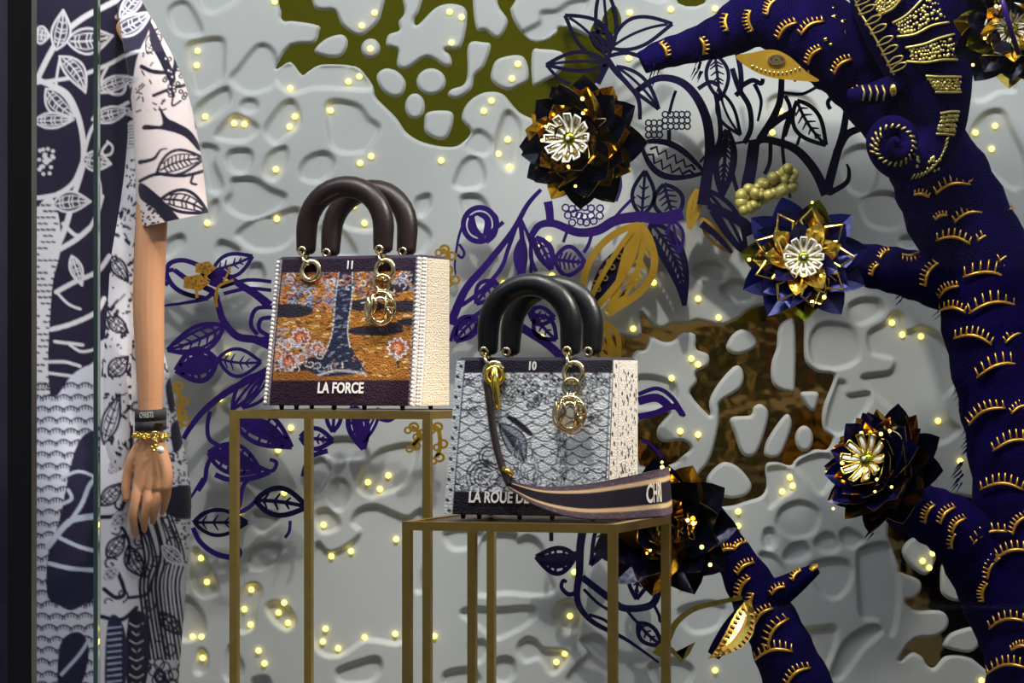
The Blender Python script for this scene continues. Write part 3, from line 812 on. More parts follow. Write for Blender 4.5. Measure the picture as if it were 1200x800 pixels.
# --- plum bag, embroidered landscape
fn1 = bag_px(319, 306, 488, 481, 303, 475)
A = Canvas(0, 0, 226, 209, 1.0, (168, 108, 40)); A.fn = fn1
for i in range(900):
    x, y = rp.uniform(308, 488), rp.uniform(318, 448)
    A.stroke([(x, y), (x + rp.uniform(2, 6), y + rp.uniform(-0.8, 0.8))], rp.uniform(1.2, 2.2), rp.choice([(226, 172, 84), (96, 56, 20), (212, 150, 60), (132, 80, 28), (240, 214, 160), (74, 40, 22)]), 1)
for i in range(260):
    x, y = rp.uniform(310, 485), rp.uniform(318, 362)
    if x > 400 and y > 346: continue
    A.stroke([(x, y), (x + rp.uniform(-7, 7), y + rp.uniform(-6, 6)), (x + rp.uniform(-9, 9), y + rp.uniform(-6, 6))], rp.uniform(1.2, 3.0), rp.choice([(120, 134, 166), (170, 176, 192), (186, 88, 42), (70, 78, 108), (216, 130, 76), (140, 62, 36), (98, 104, 134), (40, 36, 56)]), 4)
for x, y, rx, ry in ((336, 364, 22, 7), (318, 362, 12, 6), (436, 388, 26, 5), (450, 384, 14, 5), (424, 358, 16, 6), (468, 360, 20, 6), (432, 360, 10, 5), (476, 378, 12, 4), (462, 338, 10, 5), (482, 326, 7, 8), (356, 434, 16, 5), (380, 428, 22, 10)):
    A.dot(x, y, rx * 1.3, ry * 1.2, (38, 32, 46))
A.fn = fn1
A.fill([(392, 316), (410, 316), (409, 350), (406, 385), (410, 408), (424, 432), (420, 438), (366, 440), (376, 420), (386, 392), (389, 350)], (34, 38, 66))
for i in range(60):
    t = rp.random(); y = 318 + t * 116; c = 400 - 6 * t; w = 6 + 12 * t ** 2
    x = c + rp.uniform(-w, w)
    A.stroke([(x - 1.6, y), (x + 1.6, y - 0.6)], 1.3, (150, 156, 178), 1)
for path in ([(393, 318), (390, 350), (387, 390), (378, 416)], [(409, 318), (409, 350), (405, 385), (408, 408)]):
    q = crom(path, 14)
    for k in range(0, len(q) - 1, 2): A.stroke([q[k], q[k + 1]], 1.8, (226, 224, 226), 1)
for (x, y, r_) in ((350, 396, 13), (336, 424, 12), (322, 416, 8), (370, 408, 9), (462, 408, 13), (352, 420, 7), (334, 404, 7)):
    A.dot(x, y, r_ * 1.0, r_ * 0.9, (170, 88, 46))
    A.dot(x, y, r_ * 0.35, r_ * 0.35, (226, 150, 110))
    ring_ = [(x + r_ * (0.8 + 0.13 * (-1) ** k) * math.cos(k * 0.314), y + r_ * (0.8 + 0.13 * (-1) ** k) * math.sin(k * 0.314)) for k in range(20)]
    A.stroke(ring_, 1.9, (214, 214, 224), 3, closed=True)
    A.stroke([(x, y + r_), (x + 1, y + r_ + 10)], 2.4, (36, 28, 44), 3)
    for k in range(4): A.stroke([(x + rp.uniform(-6, 6), y + rp.uniform(-2, 14)), (x + rp.uniform(-6, 6), y + rp.uniform(-2, 14))], 1.8, rp.choice([(36, 28, 44), (214, 212, 214)]), 2)
for i in range(70):                       # curling outlines of the clouds and undergrowth
    top = i < 42
    x, y = (rp.uniform(312, 484), rp.uniform(322, 352)) if top else (rp.uniform(312, 376), rp.uniform(388, 436))
    q_ = [(x + (2 + 4.5 * t) * math.cos(5 * t + i), y + (1.6 + 3.6 * t) * math.sin(5 * t + i)) for t in (0, .25, .5, .75, 1)]
    A.stroke(q_, 1.5, rp.choice([(206, 208, 220), (160, 168, 192), (226, 222, 220), (44, 38, 56), (196, 112, 62)]), 3)
for i in range(34):                       # the pale beast at the tree's foot
    x, y = rp.uniform(372, 424), rp.uniform(406, 438)
    if y < 430 - (x - 372) * 0.42: continue
    A.stroke([(x, y), (x + rp.uniform(-4, 4), y + rp.uniform(-7, 7))], 2.0, rp.choice([(216, 206, 206), (182, 150, 136), (50, 38, 48), (196, 190, 196), (164, 110, 78)]), 3)
A.stroke([(370, 440), (395, 434), (425, 438)], 3.5, (190, 182, 180), 4)
A.fill([(300, 437), (360, 434), (372, 441), (490, 441), (490, 446), (300, 446)], (150, 94, 34), 1)
A.fill([(300, 300), (495, 300), (495, 319), (300, 319)], (36, 18, 42), 1)
A.fill([(300, 446), (495, 445), (495, 480), (300, 480)], (40, 15, 38), 1)
A.fn = None
A.fill([(0, -4), (9, -4), (9, 214), (0, 214)], (150, 146, 156), 1)
A.stroke([(10.5, -2), (10.5, 212)], 2.0, (28, 20, 36), 1)
A.stroke([(222, -2), (222, 212)], 9, (206, 200, 200), 1)
for k in range(34):
    A.dot(219, 3 + k * 6.2, 2.2, 2.2, (84, 72, 88))
S1 = Canvas(0, 0, 118, 209, 1.0, (236, 222, 200))
for k in range(62): S1.stroke([(0, k * 3.4), (118, k * 3.4)], 1.2, (170, 148, 126), 1)
for k in range(18): S1.stroke([(10 + k * 6.2, 0), (10 + k * 6.2, 209)], 0.9, (186, 166, 144), 1)
for x, c in ((3, (66, 56, 72)), (11, (120, 110, 120)), (17, (92, 84, 98)), (25, (170, 158, 160)), (38, (206, 190, 176))): S1.stroke([(x, 0), (x, 209)], 2.2, c, 1)
for k in range(70):
    for x in (7, 14, 21): S1.dot(x, 1.5 + k * 3.0, 1.7, 1.1, (228, 220, 216))
b1, Lf1, fy1, rg1 = bag((P(418, 0, c1.y).x, c1.y - 0.01, Z1), -22, 'plum handbag with ochre embroidered landscape, brown handles and white woven side', 'top-handle handbags', 1.035, A, S1,
    M['leather_b'], M['maroon'], 'LA FORCE', '11', (397, 455), (406, 311), fn1,
    [('f', 0.017, 0.0030, 35, 0.02, 0.98), ('f', 0.985, 0.0029, 35, 0.01, 0.99), ('s', 0.05, 0.0025, 40, 0.01, 0.99), ('s', 0.12, 0.0025, 40, 0.01, 0.99)])

# --- white bag, dark line embroidery
fn2 = bag_px(529, 518, 712, 706, 423, 604)
WH, NK = (232, 234, 238), (26, 24, 42)
B = Canvas(0, 0, 226, 209, 0.9, WH); B.fn = fn2
for r_ in range(16):
    y = 440 + r_ * 9.0
    for k in range(9):
        x = 524 + (k + 0.5 * (r_ % 2)) * 22 + rp.uniform(-3, 3)
        B.stroke([(x - 13, y + rp.uniform(-1, 1)), (x, y + 6.0), (x + 13, y + rp.uniform(-1, 1))], 1.7, NK, 5)
        
for i in range(120):                      # leafy crown along the top
    x = rp.uniform(560, 706); y = 440 + rp.random() ** 1.3 * (38 if 585 < x else 20)
    B.dot(x, y, rp.uniform(2.5, 5), rp.uniform(2, 3.4), (206, 210, 216), rp.uniform(0, 180))
    B.stroke(ell(x, y, rp.uniform(2.4, 4), 2.2, 6, rp.uniform(0, 180)), 1.3, NK, 2, closed=True)
    if i % 2: B.dot(x + rp.uniform(-5, 5), y + rp.uniform(-4, 4), 1.8, 1.8, NK)
for cx_, cy_, n_ in ((548, 482, 26), (545, 450, 20), (625, 470, 26), (688, 490, 50)):
    for i in range(n_):
        a_, r_ = rp.uniform(0, 6.28), rp.uniform(0, 12)
        x, y = cx_ + r_ * math.cos(a_), cy_ + r_ * math.sin(a_)
        B.stroke([(x - 2, y), (x, y - 2), (x + 2, y)], 1.1, (56, 56, 78), 3)
B.fill([(589, 489), (600, 490), (614, 500), (622, 510), (616, 510), (600, 498)], NK)
wing = [(583, 498), (604, 504), (614, 518), (612, 540), (600, 534), (590, 522)]
B.fill(wing, (150, 154, 166)); B.stroke(wing, 2.2, NK, 4, closed=True)
for k in range(9):
    t = k / 8
    B.stroke([(582 + 2 * k, 499 + 3 * k), (606 + 6 * t, 516 + 22 * t)], 1.5, NK, 2)
for i in range(150):
    x, y = rp.uniform(592, 632), rp.uniform(510, 566)
    if abs(x - 612) > 10 + (y - 510) * 0.2: continue
    B.stroke([(x, y), (x + rp.uniform(-2, 2), y + rp.uniform(3, 8))], 1.3, rp.choice([(74, 78, 98), NK, (110, 114, 130), (196, 200, 208)]), 1)
for r_ in (8, 12, 16, 20): B.stroke([(568 - r_ * 0.2 + r_ * math.cos(a_), 560 + r_ * math.sin(a_)) for a_ in np.linspace(math.pi * 0.8, math.pi * 1.75, 7)], 2.4, (32, 36, 62), 3)
for r_ in (7, 11): B.stroke([(570 + r_ * math.cos(a_), 536 + r_ * math.sin(a_)) for a_ in np.linspace(math.pi * 0.5, math.pi * 1.6, 7)], 2.2, (32, 36, 62), 3)
for i in range(170):
    x, y = rp.uniform(522, 600), rp.uniform(556, 577)
    B.stroke([(x, y), (x + rp.uniform(-4, 4), y + rp.uniform(-4, 4))], 1.6, rp.choice([(34, 40, 66), NK, (80, 92, 118), (180, 190, 204)]), 1)
for i in range(110):
    x, y = 655 + rp.uniform(-6, 6), rp.uniform(500, 570)
    B.stroke([(x, y), (x + rp.uniform(-2, 2), y + 3)], 1.4, rp.choice([NK, (70, 70, 92), (150, 150, 170)]), 1)
for i in range(80):
    x, y = rp.uniform(630, 706), rp.uniform(550, 572)
    B.stroke([(x, y), (x + rp.uniform(-3, 3), y + rp.uniform(-3, 3))], 1.5, rp.choice([NK, (80, 80, 100), (190, 194, 204)]), 1)
B.fill([(510, 420), (716, 420), (716, 438), (510, 438)], (28, 18, 42), 1)
B.fill([(510, 577), (716, 577), (716, 608), (510, 608)], (20, 17, 32), 1)
B.fn = None
B.fill([(-3, -4), (12, -4), (12, 214), (-3, 214)], (206, 210, 214), 1)
for k in range(15): B.dot(5.5 + 2 * (-1) ** k, 8 + k * 14, 3.2, 2.2, (44, 44, 62), 30)
B.stroke([(13, 0), (13, 209)], 1.8, (24, 22, 36), 1); B.stroke([(223, 0), (223, 209)], 1.6, (40, 40, 54), 1)
S2 = Canvas(0, 0, 118, 209, 1.0, (238, 228, 216))
for i in range(130):
    x, y = rp.uniform(36, 112), rp.uniform(6, 204)
    S2.dot(x, y, rp.uniform(1.5, 3.2), rp.uniform(1.8, 3.6), (52, 44, 56), rp.uniform(0, 180))
for k in range(16): S2.dot(12 + 4 * (-1) ** k, 8 + k * 13, 4, 3, (70, 62, 76), 40)
S2.stroke([(2, 0), (2, 209)], 3, (40, 36, 50), 1); S2.stroke([(28, 0), (28, 209)], 1.5, (150, 140, 140), 1)
b2, Lf2, fy2, rg2 = bag((P(634, 0, c2.y).x, c2.y - 0.005, Z2), -22, 'white handbag with dark line embroidery, black handles and a striped strap', 'top-handle handbags', 1.0, B, S2,
    M['leather_k'], M['navycloth'], 'LA ROUE DE LA', '10', (592, 584), (619, 430), fn2, [])
tr = [c for c in b2.children if c.name.startswith('charm')]

# --- its shoulder strap: clasp, thin leather tab and the wide woven band
x, zc = rg2[0]
cl = MB().ring((x + 0.004, fy2(zc) - 0.007, zc - 0.004), 0.011, 0.0034, (0.35, -1, 0.1), 20, 8)
cl.tube([(x + 0.006, fy2(zc) - 0.012, zc + 0.006), (x + 0.007, fy2(zc) - 0.013, zc - 0.016), (x + 0.010, fy2(zc - 0.02) - 0.010, zc - 0.036), (x + 0.011, fy2(zc - 0.02) - 0.009, zc - 0.048)], [0.0052, 0.0058, 0.0046, 0.0026], 10)
cl = cl.build('clasp', M['gold'], b2, True)


def on_front(px, py, off):
    u, v = fn2(px, py); u /= 226; v /= 209
    p = Lf2(u, v); return Vector((p[0], p[1] - off, p[2]))


tab = [on_front(*q) for q in ((569, 446, 0.010), (573, 470, 0.012), (578, 505, 0.011), (584, 530, 0.012), (592, 552, 0.014), (600, 568, 0.016))]
MB().tube(crom(tab, 5), [0.0058] * 4 + [0.0052] * 22, 8, flat=0.35).build('leather_tab', M['leather_n'], b2, True)
MB().tube([on_front(592, 549, 0.016), on_front(604, 556, 0.018)], 0.0034, 8).build('tab_stud', M['gold'], b2, True)
SV = Canvas(0, 0, 260, 60, 0.8, (92, 74, 84))
for i in range(1500):
    x, y = rp.uniform(0, 260), rp.uniform(0, 60)
    SV.stroke([(x, y), (x + 1.6, y - 1.2)], 0.8, rp.choice([(120, 100, 106), (70, 54, 66), (140, 120, 118)]), 1)
for y, w in ((13.5, 5.5), (46, 5.5)):
    SV.fill([(0, y - w / 2), (260, y - w / 2), (260, y + w / 2), (0, y + w / 2)], (224, 186, 138), 1)
SV.fill([(0, 17.5), (260, 17.5), (260, 42.5), (0, 42.5)], (30, 22, 36), 1)
SV.stroke([(0, 1), (260, 1)], 1.6, (46, 36, 44), 1); SV.stroke([(0, 59), (260, 59)], 1.6, (46, 36, 44), 1)
topc = [(596, 563, 0.014), (640, 570, 0.02), (690, 566, 0.022), (735, 557, 0.024), (764, 550, 0.022), (771, 548, 0.016), (769, 547, -0.006), (760, 547, -0.05)]
botc = [(598, 572, 0.014), (634, 592, 0.024), (680, 605, 0.028), (728, 606, 0.028), (766, 603, 0.026), (775, 602, 0.018), (774, 601, -0.006), (764, 600, -0.05)]
tp = np.array(crom([tuple(on_front(a, b, c)) for a, b, c in topc], 30)); bp_ = np.array(crom([tuple(on_front(a, b, c)) for a, b, c in botc], 30))
nv_ = 46; t = np.linspace(0, 1, nv_)[:, None, None]
g = tp[None] * (1 - t) + bp_[None] * t
uu = np.linspace(0, 260, len(tp))[None].repeat(nv_, 0); vv = (t[:, :, 0] * 60).repeat(len(tp), 1)
me = mesh_np('strap', g.reshape(-1, 3), grid_faces(nv_, len(tp)), uvcol=SV.sample(uu, vv).reshape(-1, 3))
st_o = obj('strap', me, M['strapm'], b2, True); tag(st_o, 'woven shoulder strap with beige stripes and dark centre band')
md = st_o.modifiers.new('thickness', 'SOLIDIFY'); md.thickness = 0.002; md.offset = 1
me, a = text_mesh('CHRI', 34.0, 0.4, 0.36, 0.7)
ui = np.clip((a[:, 0] + 126) / 210 * (len(tp) - 1), 0, len(tp) - 1.01); vi = np.clip(30 - a[:, 1], 0, 59.9) / 60 * (nv_ - 1)
i0 = ui.astype(int); j0 = vi.astype(int); fu = (ui - i0)[:, None]; fv = (vi - j0)[:, None]
v = (g[j0, i0] * (1 - fu) + g[j0, i0 + 1] * fu) * (1 - fv) + (g[j0 + 1, i0] * (1 - fu) + g[j0 + 1, i0 + 1] * fu) * fv
du = g[j0, np.minimum(i0 + 1, len(tp) - 1)] - g[j0, i0]; dv = g[np.minimum(j0 + 1, nv_ - 1), i0] - g[j0, i0]
nr = np.cross(du, dv); nr /= np.linalg.norm(nr, axis=1, keepdims=True); nr *= np.where(nr[:, 1:2] > 0, -1, 1)
v = v + nr * (0.0025 + a[:, 2:3] * 0.001)
me.vertices.foreach_set('co', v.astype(np.float32).ravel()); me.update()
tx_o = obj('lettering', me, M['cream'], b2, True); tag(tx_o, 'cream woven lettering CHRI on the strap')
# ------------------------------------------------------------------ laser-cut leaf work: flat bars with real thickness, cut along traced lines
RK = [0]


def ribbon(mb, pts, w, Y, th=0.004, sub=5, taper=(1, 1), closed=False):
    RK[0] += 1; th = th + 0.00016 * (1 + RK[0] % 11)         # overlapping bars never share one plane
    q = np.array(crom(pts, sub, closed)) if sub > 1 else np.array(pts, float)
    n = len(q)
    t = (np.roll(q, -1, 0) - np.roll(q, 1, 0)) if closed else np.gradient(q, axis=0)
    t /= np.maximum(np.linalg.norm(t, axis=1, keepdims=True), 1e-9)
    nn = np.c_[-t[:, 1], t[:, 0]]
    ww = w * 0.62 * (taper[0] + (taper[1] - taper[0]) * np.linspace(0, 1, n))
    yf = Y if callable(Y) else (lambda x, y: Y)
    v = []
    for i in range(n):
        for sg in (-1, 1):
            x, y = q[i] + nn[i] * ww[i] * sg
            for dy in (-th / 2, th / 2): v.append(P(x, y, yf(x, y) + dy))
    f = []
    for i in range(n if closed else n - 1):
        a, b = 4 * i, 4 * ((i + 1) % n)
        f += [(a, b, b + 2, a + 2), (a + 1, a + 3, b + 3, b + 1), (a, a + 1, b + 1, b), (a + 2, b + 2, b + 3, a + 3)]
    if not closed:
        f += [(0, 2, 3, 1), (4 * n - 4, 4 * n - 3, 4 * n - 1, 4 * n - 2)]
    mb.add(v, f)
    return mb


def blob(mb, poly, Y, th=0.004, sub=4):
    """filled flat cut-out (star-shaped outline)"""
    q = np.array(crom(poly, sub, True)) if sub > 1 else np.array(poly, float)
    n = len(q); c = q.mean(0); yf = Y if callable(Y) else (lambda x, y: Y)
    v = [P(x, y, yf(x, y) - th / 2) for x, y in q] + [P(x, y, yf(x, y) + th / 2) for x, y in q] + [P(c[0], c[1], yf(*c) - th / 2), P(c[0], c[1], yf(*c) + th / 2)]
    f = [(i, (i + 1) % n, 2 * n) for i in range(n)] + [(n + (i + 1) % n, n + i, 2 * n + 1) for i in range(n)] + [(i, n + i, n + (i + 1) % n, (i + 1) % n) for i in range(n)]
    return mb.add(v, f)


def leaf_geo(b, t, w, bend=0.0, n=13, sharp_=0.85):
    b, t = np.array(b, float), np.array(t, float); d = t - b; nrm = np.array([-d[1], d[0]]) / np.linalg.norm(d)
    u = np.linspace(0, 1, n)
    mid = b + d * u[:, None] + nrm * (bend * 4 * u * (1 - u))[:, None]
    prof = np.sin(np.pi * u ** sharp_) * w
    return mid, mid + nrm * prof[:, None], mid - nrm * prof[:, None], nrm


def leaf(parent, b, t, w, m, Y, lw=3.2, bend=0.0, style='comb', nv=6, name='leaf', sh=0.85):
    mid, l, r, nrm = leaf_geo(b, t, w, bend, 15, sh)
    mb = MB()
    ribbon(mb, l, lw, Y, sub=2); ribbon(mb, r, lw, Y, sub=2)
    if style in ('comb', 'rib', 'solid', 'double'):
        ribbon(mb, mid[:-1], lw * 0.75, Y, sub=1)
    if style in ('comb', 'double'):
        for k in range(nv):
            i = 2 + int((len(mid) - 5) * k / max(nv - 1, 1))
            for side in (l, r):
                a = mid[i]; e = a + (side[min(i + 2, len(side) - 1)] - a) * 0.62
                ribbon(mb, [a, e], lw * 0.62, Y, sub=1, taper=(1, 0.5))
    if style == 'double':
        il = mid + (l - mid) * 0.68; ir = mid + (r - mid) * 0.68
        ribbon(mb, il[2:-2], lw * 0.7, Y, sub=1); ribbon(mb, ir[2:-2], lw * 0.7, Y, sub=1)
    if style == 'solid':
        il = mid + (l - mid) * 0.62; ir = mid + (r - mid) * 0.62
        blob(mb, list(il[1:-1]) + list(ir[1:-1][::-1]), Y, sub=1)
        for k in range(nv):
            i = 2 + int((len(mid) - 5) * k / max(nv - 1, 1))
            for side in (l, r): ribbon(mb, [mid[i] + (side[i] - mid[i]) * 0.55, side[i]], lw * 0.6, Y, sub=1)
    if style == 'zig':
        for s_ in (0.4, -0.25):
            z = [mid[i] + (l[i] - mid[i]) * (s_ + 0.22 * (-1) ** i) for i in range(2, len(mid) - 2)]
            ribbon(mb, z, lw * 0.7, Y, sub=1)
        il = mid + (l - mid) * 0.82; ir = mid + (r - mid) * 0.82
        ribbon(mb, il[1:-1], lw * 0.7, Y, sub=1); ribbon(mb, ir[1:-1], lw * 0.7, Y, sub=1)
    return mb.build(name, m, parent, smooth=False)


def stems(parent, lines, m, Y, name='stem'):
    mb = MB()
    for ln in lines:
        pts, w = ln[0], ln[1]; tp = ln[2] if len(ln) > 2 else (1, 1)
        ribbon(mb, pts, w, Y, taper=tp)
    return mb.build(name, m, parent, smooth=False)


def spiral(cx, cy, r0, r1, a0, turns, n=14):
    return [(cx + (r0 + (r1 - r0) * t) * math.cos(R(a0) + turns * 2 * math.pi * t), cy + (r0 + (r1 - r0) * t) * math.sin(R(a0) + turns * 2 * math.pi * t)) for t in np.linspace(0, 1, n)]


def lattice(parent, pts, r, m, Y, name='berry_cluster'):
    mb = MB()
    for x, y in pts: ribbon(mb, ell(x, y, r, r, 7), 1.6, Y, sub=1, closed=True)
    return mb.build(name, m, parent, smooth=False)


PU, IN, GO, GC = M['purple'], M['ink'], M['gold'], M['goldcut']


def fil(px, py, Y, label):
    return empty('cut_out_branch', P(px, py, Y), label, 'decoration', 'laser-cut leaf branches on the wall')


# branch behind the plum bag, left side
Y = 0.90
f = fil(255, 420, Y, 'purple cut-out leaf branch between the mannequin arm and the plum handbag')
stems(f, [([(322, 408), (300, 398), (278, 394), (262, 376), (256, 358), (250, 342), (224, 330), (204, 316)], 7.5, (1.1, 0.6)),
          ([(204, 316), (196, 318), (192, 328), (197, 334)], 4), ([(250, 342), (240, 350), (215, 355), (192, 358)], 5, (1, 0.4)),
          ([(236, 312), (216, 305), (200, 308), (195, 320), (204, 336), (220, 345), (244, 350)], 4.5),
          ([(318, 432), (290, 446), (262, 462), (238, 482), (222, 502), (215, 514)], 7.5, (1, 0.6)),
          ([(300, 400), (318, 398), (330, 404)], 7), ([(320, 360), (300, 362), (294, 380), (302, 392)], 4), ([(320, 372), (306, 374), (304, 386), (316, 394)], 4),
          ([(258, 315), (276, 330), (300, 345), (316, 358)], 9, (0.5, 1)), ([(260, 336), (290, 328), (318, 330)], 3.5), ([(262, 344), (290, 338), (318, 340)], 3.5)], PU, Y)
leaf(f, (250, 316), (296, 300), 13, PU, Y, 3.6, 2, 'comb', 5)
leaf(f, (236, 312), (262, 336), 8, PU, Y, 4, 0, 'solid', 4)
leaf(f, (262, 382), (196, 410), 15, PU, Y, 4, -3, 'double', 6)
leaf(f, (254, 422), (206, 434), 19, PU, Y, 5, 0, 'solid', 5)
leaf(f, (256, 420), (306, 424), 16, PU, Y, 3.4, 3, 'comb', 5)
leaf(f, (308, 438), (272, 480), 10, PU, Y, 3.6, 3, 'rib')
leaf(f, (316, 440), (284, 478), 9, PU, Y, 3.2, -3, 'rib')
# gold heads and shoots on that branch
f2 = empty('gold_flower_shoot', P(240, 330, Y - 0.008), 'copper gold cut-out shoot with two dotted flower heads', 'decoration')
stems(f2, [([(254, 360), (253, 344), (258, 334), (274, 328)], 2.6), ([(262, 330), (268, 318), (270, 312)], 2), ([(254, 350), (254, 338)], 2.4)], GC, Y - 0.008)
for cx_, cy_, rx in ((229, 331, 15), (240, 314, 12)):
    mb = MB(); blob(mb, [(cx_ + rx * (1 + 0.12 * (-1) ** k) * math.cos(k * 0.63), cy_ + rx * 0.62 * (1 + 0.12 * (-1) ** k) * math.sin(k * 0.63)) for k in range(10)], Y - 0.012, 0.003)
    ribbon(mb, [(cx_ + 1, cy_ + 8), (cx_ + 2, cy_ + 18)], 3, Y - 0.012)
    h_ = mb.build('flower_head', M['thread'], f2, smooth=False)
    db = MB()
    for k in range(9):
        a_ = k * 2.4; r_ = 0.75 * rx * math.sqrt(k / 9); db.ball(P(cx_ + r_ * math.cos(a_), cy_ + 0.6 * r_ * math.sin(a_), Y - 0.0145), 0.0012, 6, 4)
    db.build('flower_dots', M['brassdark'], h_)

# lower left branch seen through the tall pedestal
f = fil(300, 560, Y, 'purple cut-out branch with striped leaves seen through the taller pedestal frame')
stems(f, [([(246, 482), (243, 500), (246, 515), (262, 524), (282, 530)], 4), ([(238, 560), (228, 576), (222, 586), (224, 594)], 3.4, (1, 0.5)), ([(254, 524), (243, 545), (240, 562), (232, 575)], 4.2),
          ([(300, 545), (318, 552), (324, 542), (316, 538)], 3.6), ([(252, 556), (270, 562), (296, 560), (316, 553)], 5), ([(290, 562), (284, 572), (281, 590), (277, 602)], 4),
          ([(277, 602), (262, 598), (240, 600), (226, 612)], 3.2), ([(277, 602), (292, 594), (302, 584)], 4), ([(226, 618), (234, 634), (248, 646), (264, 652), (278, 652), (280, 645), (274, 642)], 4.6, (1, 1.3)),
          ([(340, 610), (339, 622), (334, 630)], 3), ([(384, 528), (366, 534), (358, 545), (354, 558)], 5, (1, .6)), ([(303, 502), (318, 518), (340, 522)], 3)], PU, Y)
leaf(f, (274, 490), (342, 524), 18, PU, Y, 4.4, -4, 'solid', 5)
leaf(f, (244, 530), (306, 552), 17, PU, Y, 4, -3, 'solid', 6)
leaf(f, (228, 612), (290, 612), 15, IN, Y, 3.6, 0, 'comb', 4)
leaf(f, (300, 586), (360, 594), 16, IN, Y, 5, -2, 'comb', 4)
leaf(f, (352, 512), (390, 516), 12, PU, Y, 4.4, 0, 'comb', 5)
leaf(f, (392, 478), (390, 506), 8, PU, Y, 4, 0, 'rib')
leaf(f, (414, 476), (426, 526), 11, PU, Y, 5, 0, 'solid', 4)
leaf(f, (444, 478), (424, 520), 5, PU, Y, 3, 0, 'rib')
stems(f, [([(445, 490), (455, 492), (462, 488)], 5)], PU, Y, 'bud')

# rose branch between the bags
Y = 0.90
f = fil(585, 330, Y, 'purple cut-out branch with curled rosebud rising between the two handbags')
stems(f, [([(528, 380), (545, 340), (570, 310), (600, 272), (618, 240), (634, 222)], 7, (1.2, 0.5)), ([(534, 362), (560, 344), (586, 316), (596, 290), (606, 262)], 4), ([(609, 254), (612, 285), (609, 322), (604, 372)], 4.6),
          ([(609, 254), (622, 286), (622, 320)], 3.2), ([(543, 262), (537, 280), (533, 308), (534, 322)], 3, (1, 0.5)), ([(538, 286), (544, 296), (541, 302), (536, 298)], 2.6),
          ([(530, 392), (545, 378), (562, 366), (575, 352)], 4), ([(568, 276), (580, 268), (590, 260)], 4), ([(528, 400), (536, 380), (556, 372)], 3.5)], PU, Y)
rb_ = MB()
for r0, w in ((20, 5), (13, 3)):
    ribbon(rb_, ell(562, 263, r0 * 0.95, r0, 10, 10), w, Y, closed=True)
ribbon(rb_, [(552, 252), (556, 268), (566, 280)], 6, Y); ribbon(rb_, [(572, 246), (582, 256), (580, 274), (570, 284)], 4, Y); ribbon(rb_, [(560, 250), (570, 258), (568, 276)], 4, Y)
rb_.build('rosebud', PU, f, smooth=False)
for b_, t_, w_, st in (((582, 330), (558, 356), 11, 'comb'), ((560, 372), (534, 400), 12, 'double'), ((612, 280), (612, 326), 6, 'zig'), ((620, 365), (650, 372), 10, 'comb'), ((628, 370), (652, 398), 12, 'comb')):
    leaf(f, b_, t_, w_, PU, Y, 4, 2, st, 4)
stems(f, [([(596, 372), (612, 384), (640, 402), (660, 420)], 8), ([(600, 376), (604, 360), (616, 352)], 4), ([(612, 386), (600, 400), (592, 412)], 5)], PU, Y)

# long stem under the gilded flower, with seed pods
Y = 0.89
f = fil(690, 270, Y, 'dark purple cut-out stem with seed leaves under the gold and black flower')
stems(f, [([(622, 278), (632, 264), (650, 262), (676, 272), (700, 270), (722, 258), (750, 254), (775, 256), (800, 250)], 8.5, (0.7, 1.4)), ([(645, 262), (644, 248), (642, 236)], 7, (1, 1.2)),
          ([(665, 270), (660, 284)], 3), ([(694, 272), (690, 286), (684, 296)], 3.4), ([(716, 260), (730, 244), (744, 230)], 3), ([(624, 276), (622, 300), (628, 318)], 4), ([(722, 236), (727, 220), (726, 206)], 4, (0.6, 1))], PU, Y)
leaf(f, (628, 278), (646, 316), 9, PU, Y, 4, -2, 'double', 5)
leaf(f, (650, 304), (686, 308), 17, PU, Y, 4, 0, 'comb', 6)
leaf(f, (752, 252), (756, 200), 13, IN, Y, 3.6, 0, 'comb', 4)
leaf(f, (778, 216), (790, 260), 17, IN, Y, 4, 0, 'comb', 6)
leaf(f, (752, 168), (826, 202), 20, IN, Y, 3.8, 5, 'zig')
leaf(f, (763, 262), (802, 358), 13, IN, Y, 4.2, -10, 'double', 10, sh=0.6)
leaf(f, (788, 258), (796, 296), 9, PU, Y, 3.2, 0, 'rib')
lattice(f, [(664 + 7.5 * i + rp.uniform(-2, 2), 244 + 8 * j + rp.uniform(-2, 2)) for i in range(6) for j in range(3) if abs(i - 2.5) + j < 3.6], 4.2, PU, Y)
lattice(f, [(760 + 6.5 * i, 140 + 7 * j + (4 if i < 3 else -6)) for i in range(8) for j in range(3)], 3.6, IN, Y)
stems(f, [([(784, 134), (788, 118), (792, 106)], 3), ([(784, 152), (784, 170)], 4)], IN, Y)
# gilded pods
g1 = empty('gilded_seed_pod', P(714, 318, Y - 0.01), 'large gold seed pod with net-patterned dark core left of the dark hanging pod', 'decoration')
leaf(g1, (746, 264), (680, 380), 21, GC, Y - 0.012, 6.5, 6, 'rib', name='pod_rim', sh=0.8)
leaf(g1, (750, 262), (712, 366), 18, GC, Y - 0.010, 7, -16, 'comb', 7, name='pod_rim', sh=0.8)
mb = MB(); mid, l, r, _ = leaf_geo((738, 284), (688, 366), 13, 2)
blob(mb, list(l[1:-1]) + list(r[1:-1][::-1]), Y - 0.006, sub=1); mb.build('pod_core', IN, g1, smooth=False)
lattice(g1, [(722 - 4.2 * k + 4 * (-1) ** k, 300 + 6.4 * k) for k in range(10)], 3.0, M['brass'], Y - 0.010, 'core_net')
g1b = empty('gold_leaf_piece', P(700, 400, Y - 0.01), 'small gold pierced leaf behind the black bag handle', 'decoration')
leaf(g1b, (690, 372), (716, 430), 16, GC, Y - 0.008, 6, 4, 'comb', 6)
leaf(g1b, (700, 376), (724, 420), 10, GC, Y - 0.004, 5, -3, 'rib')
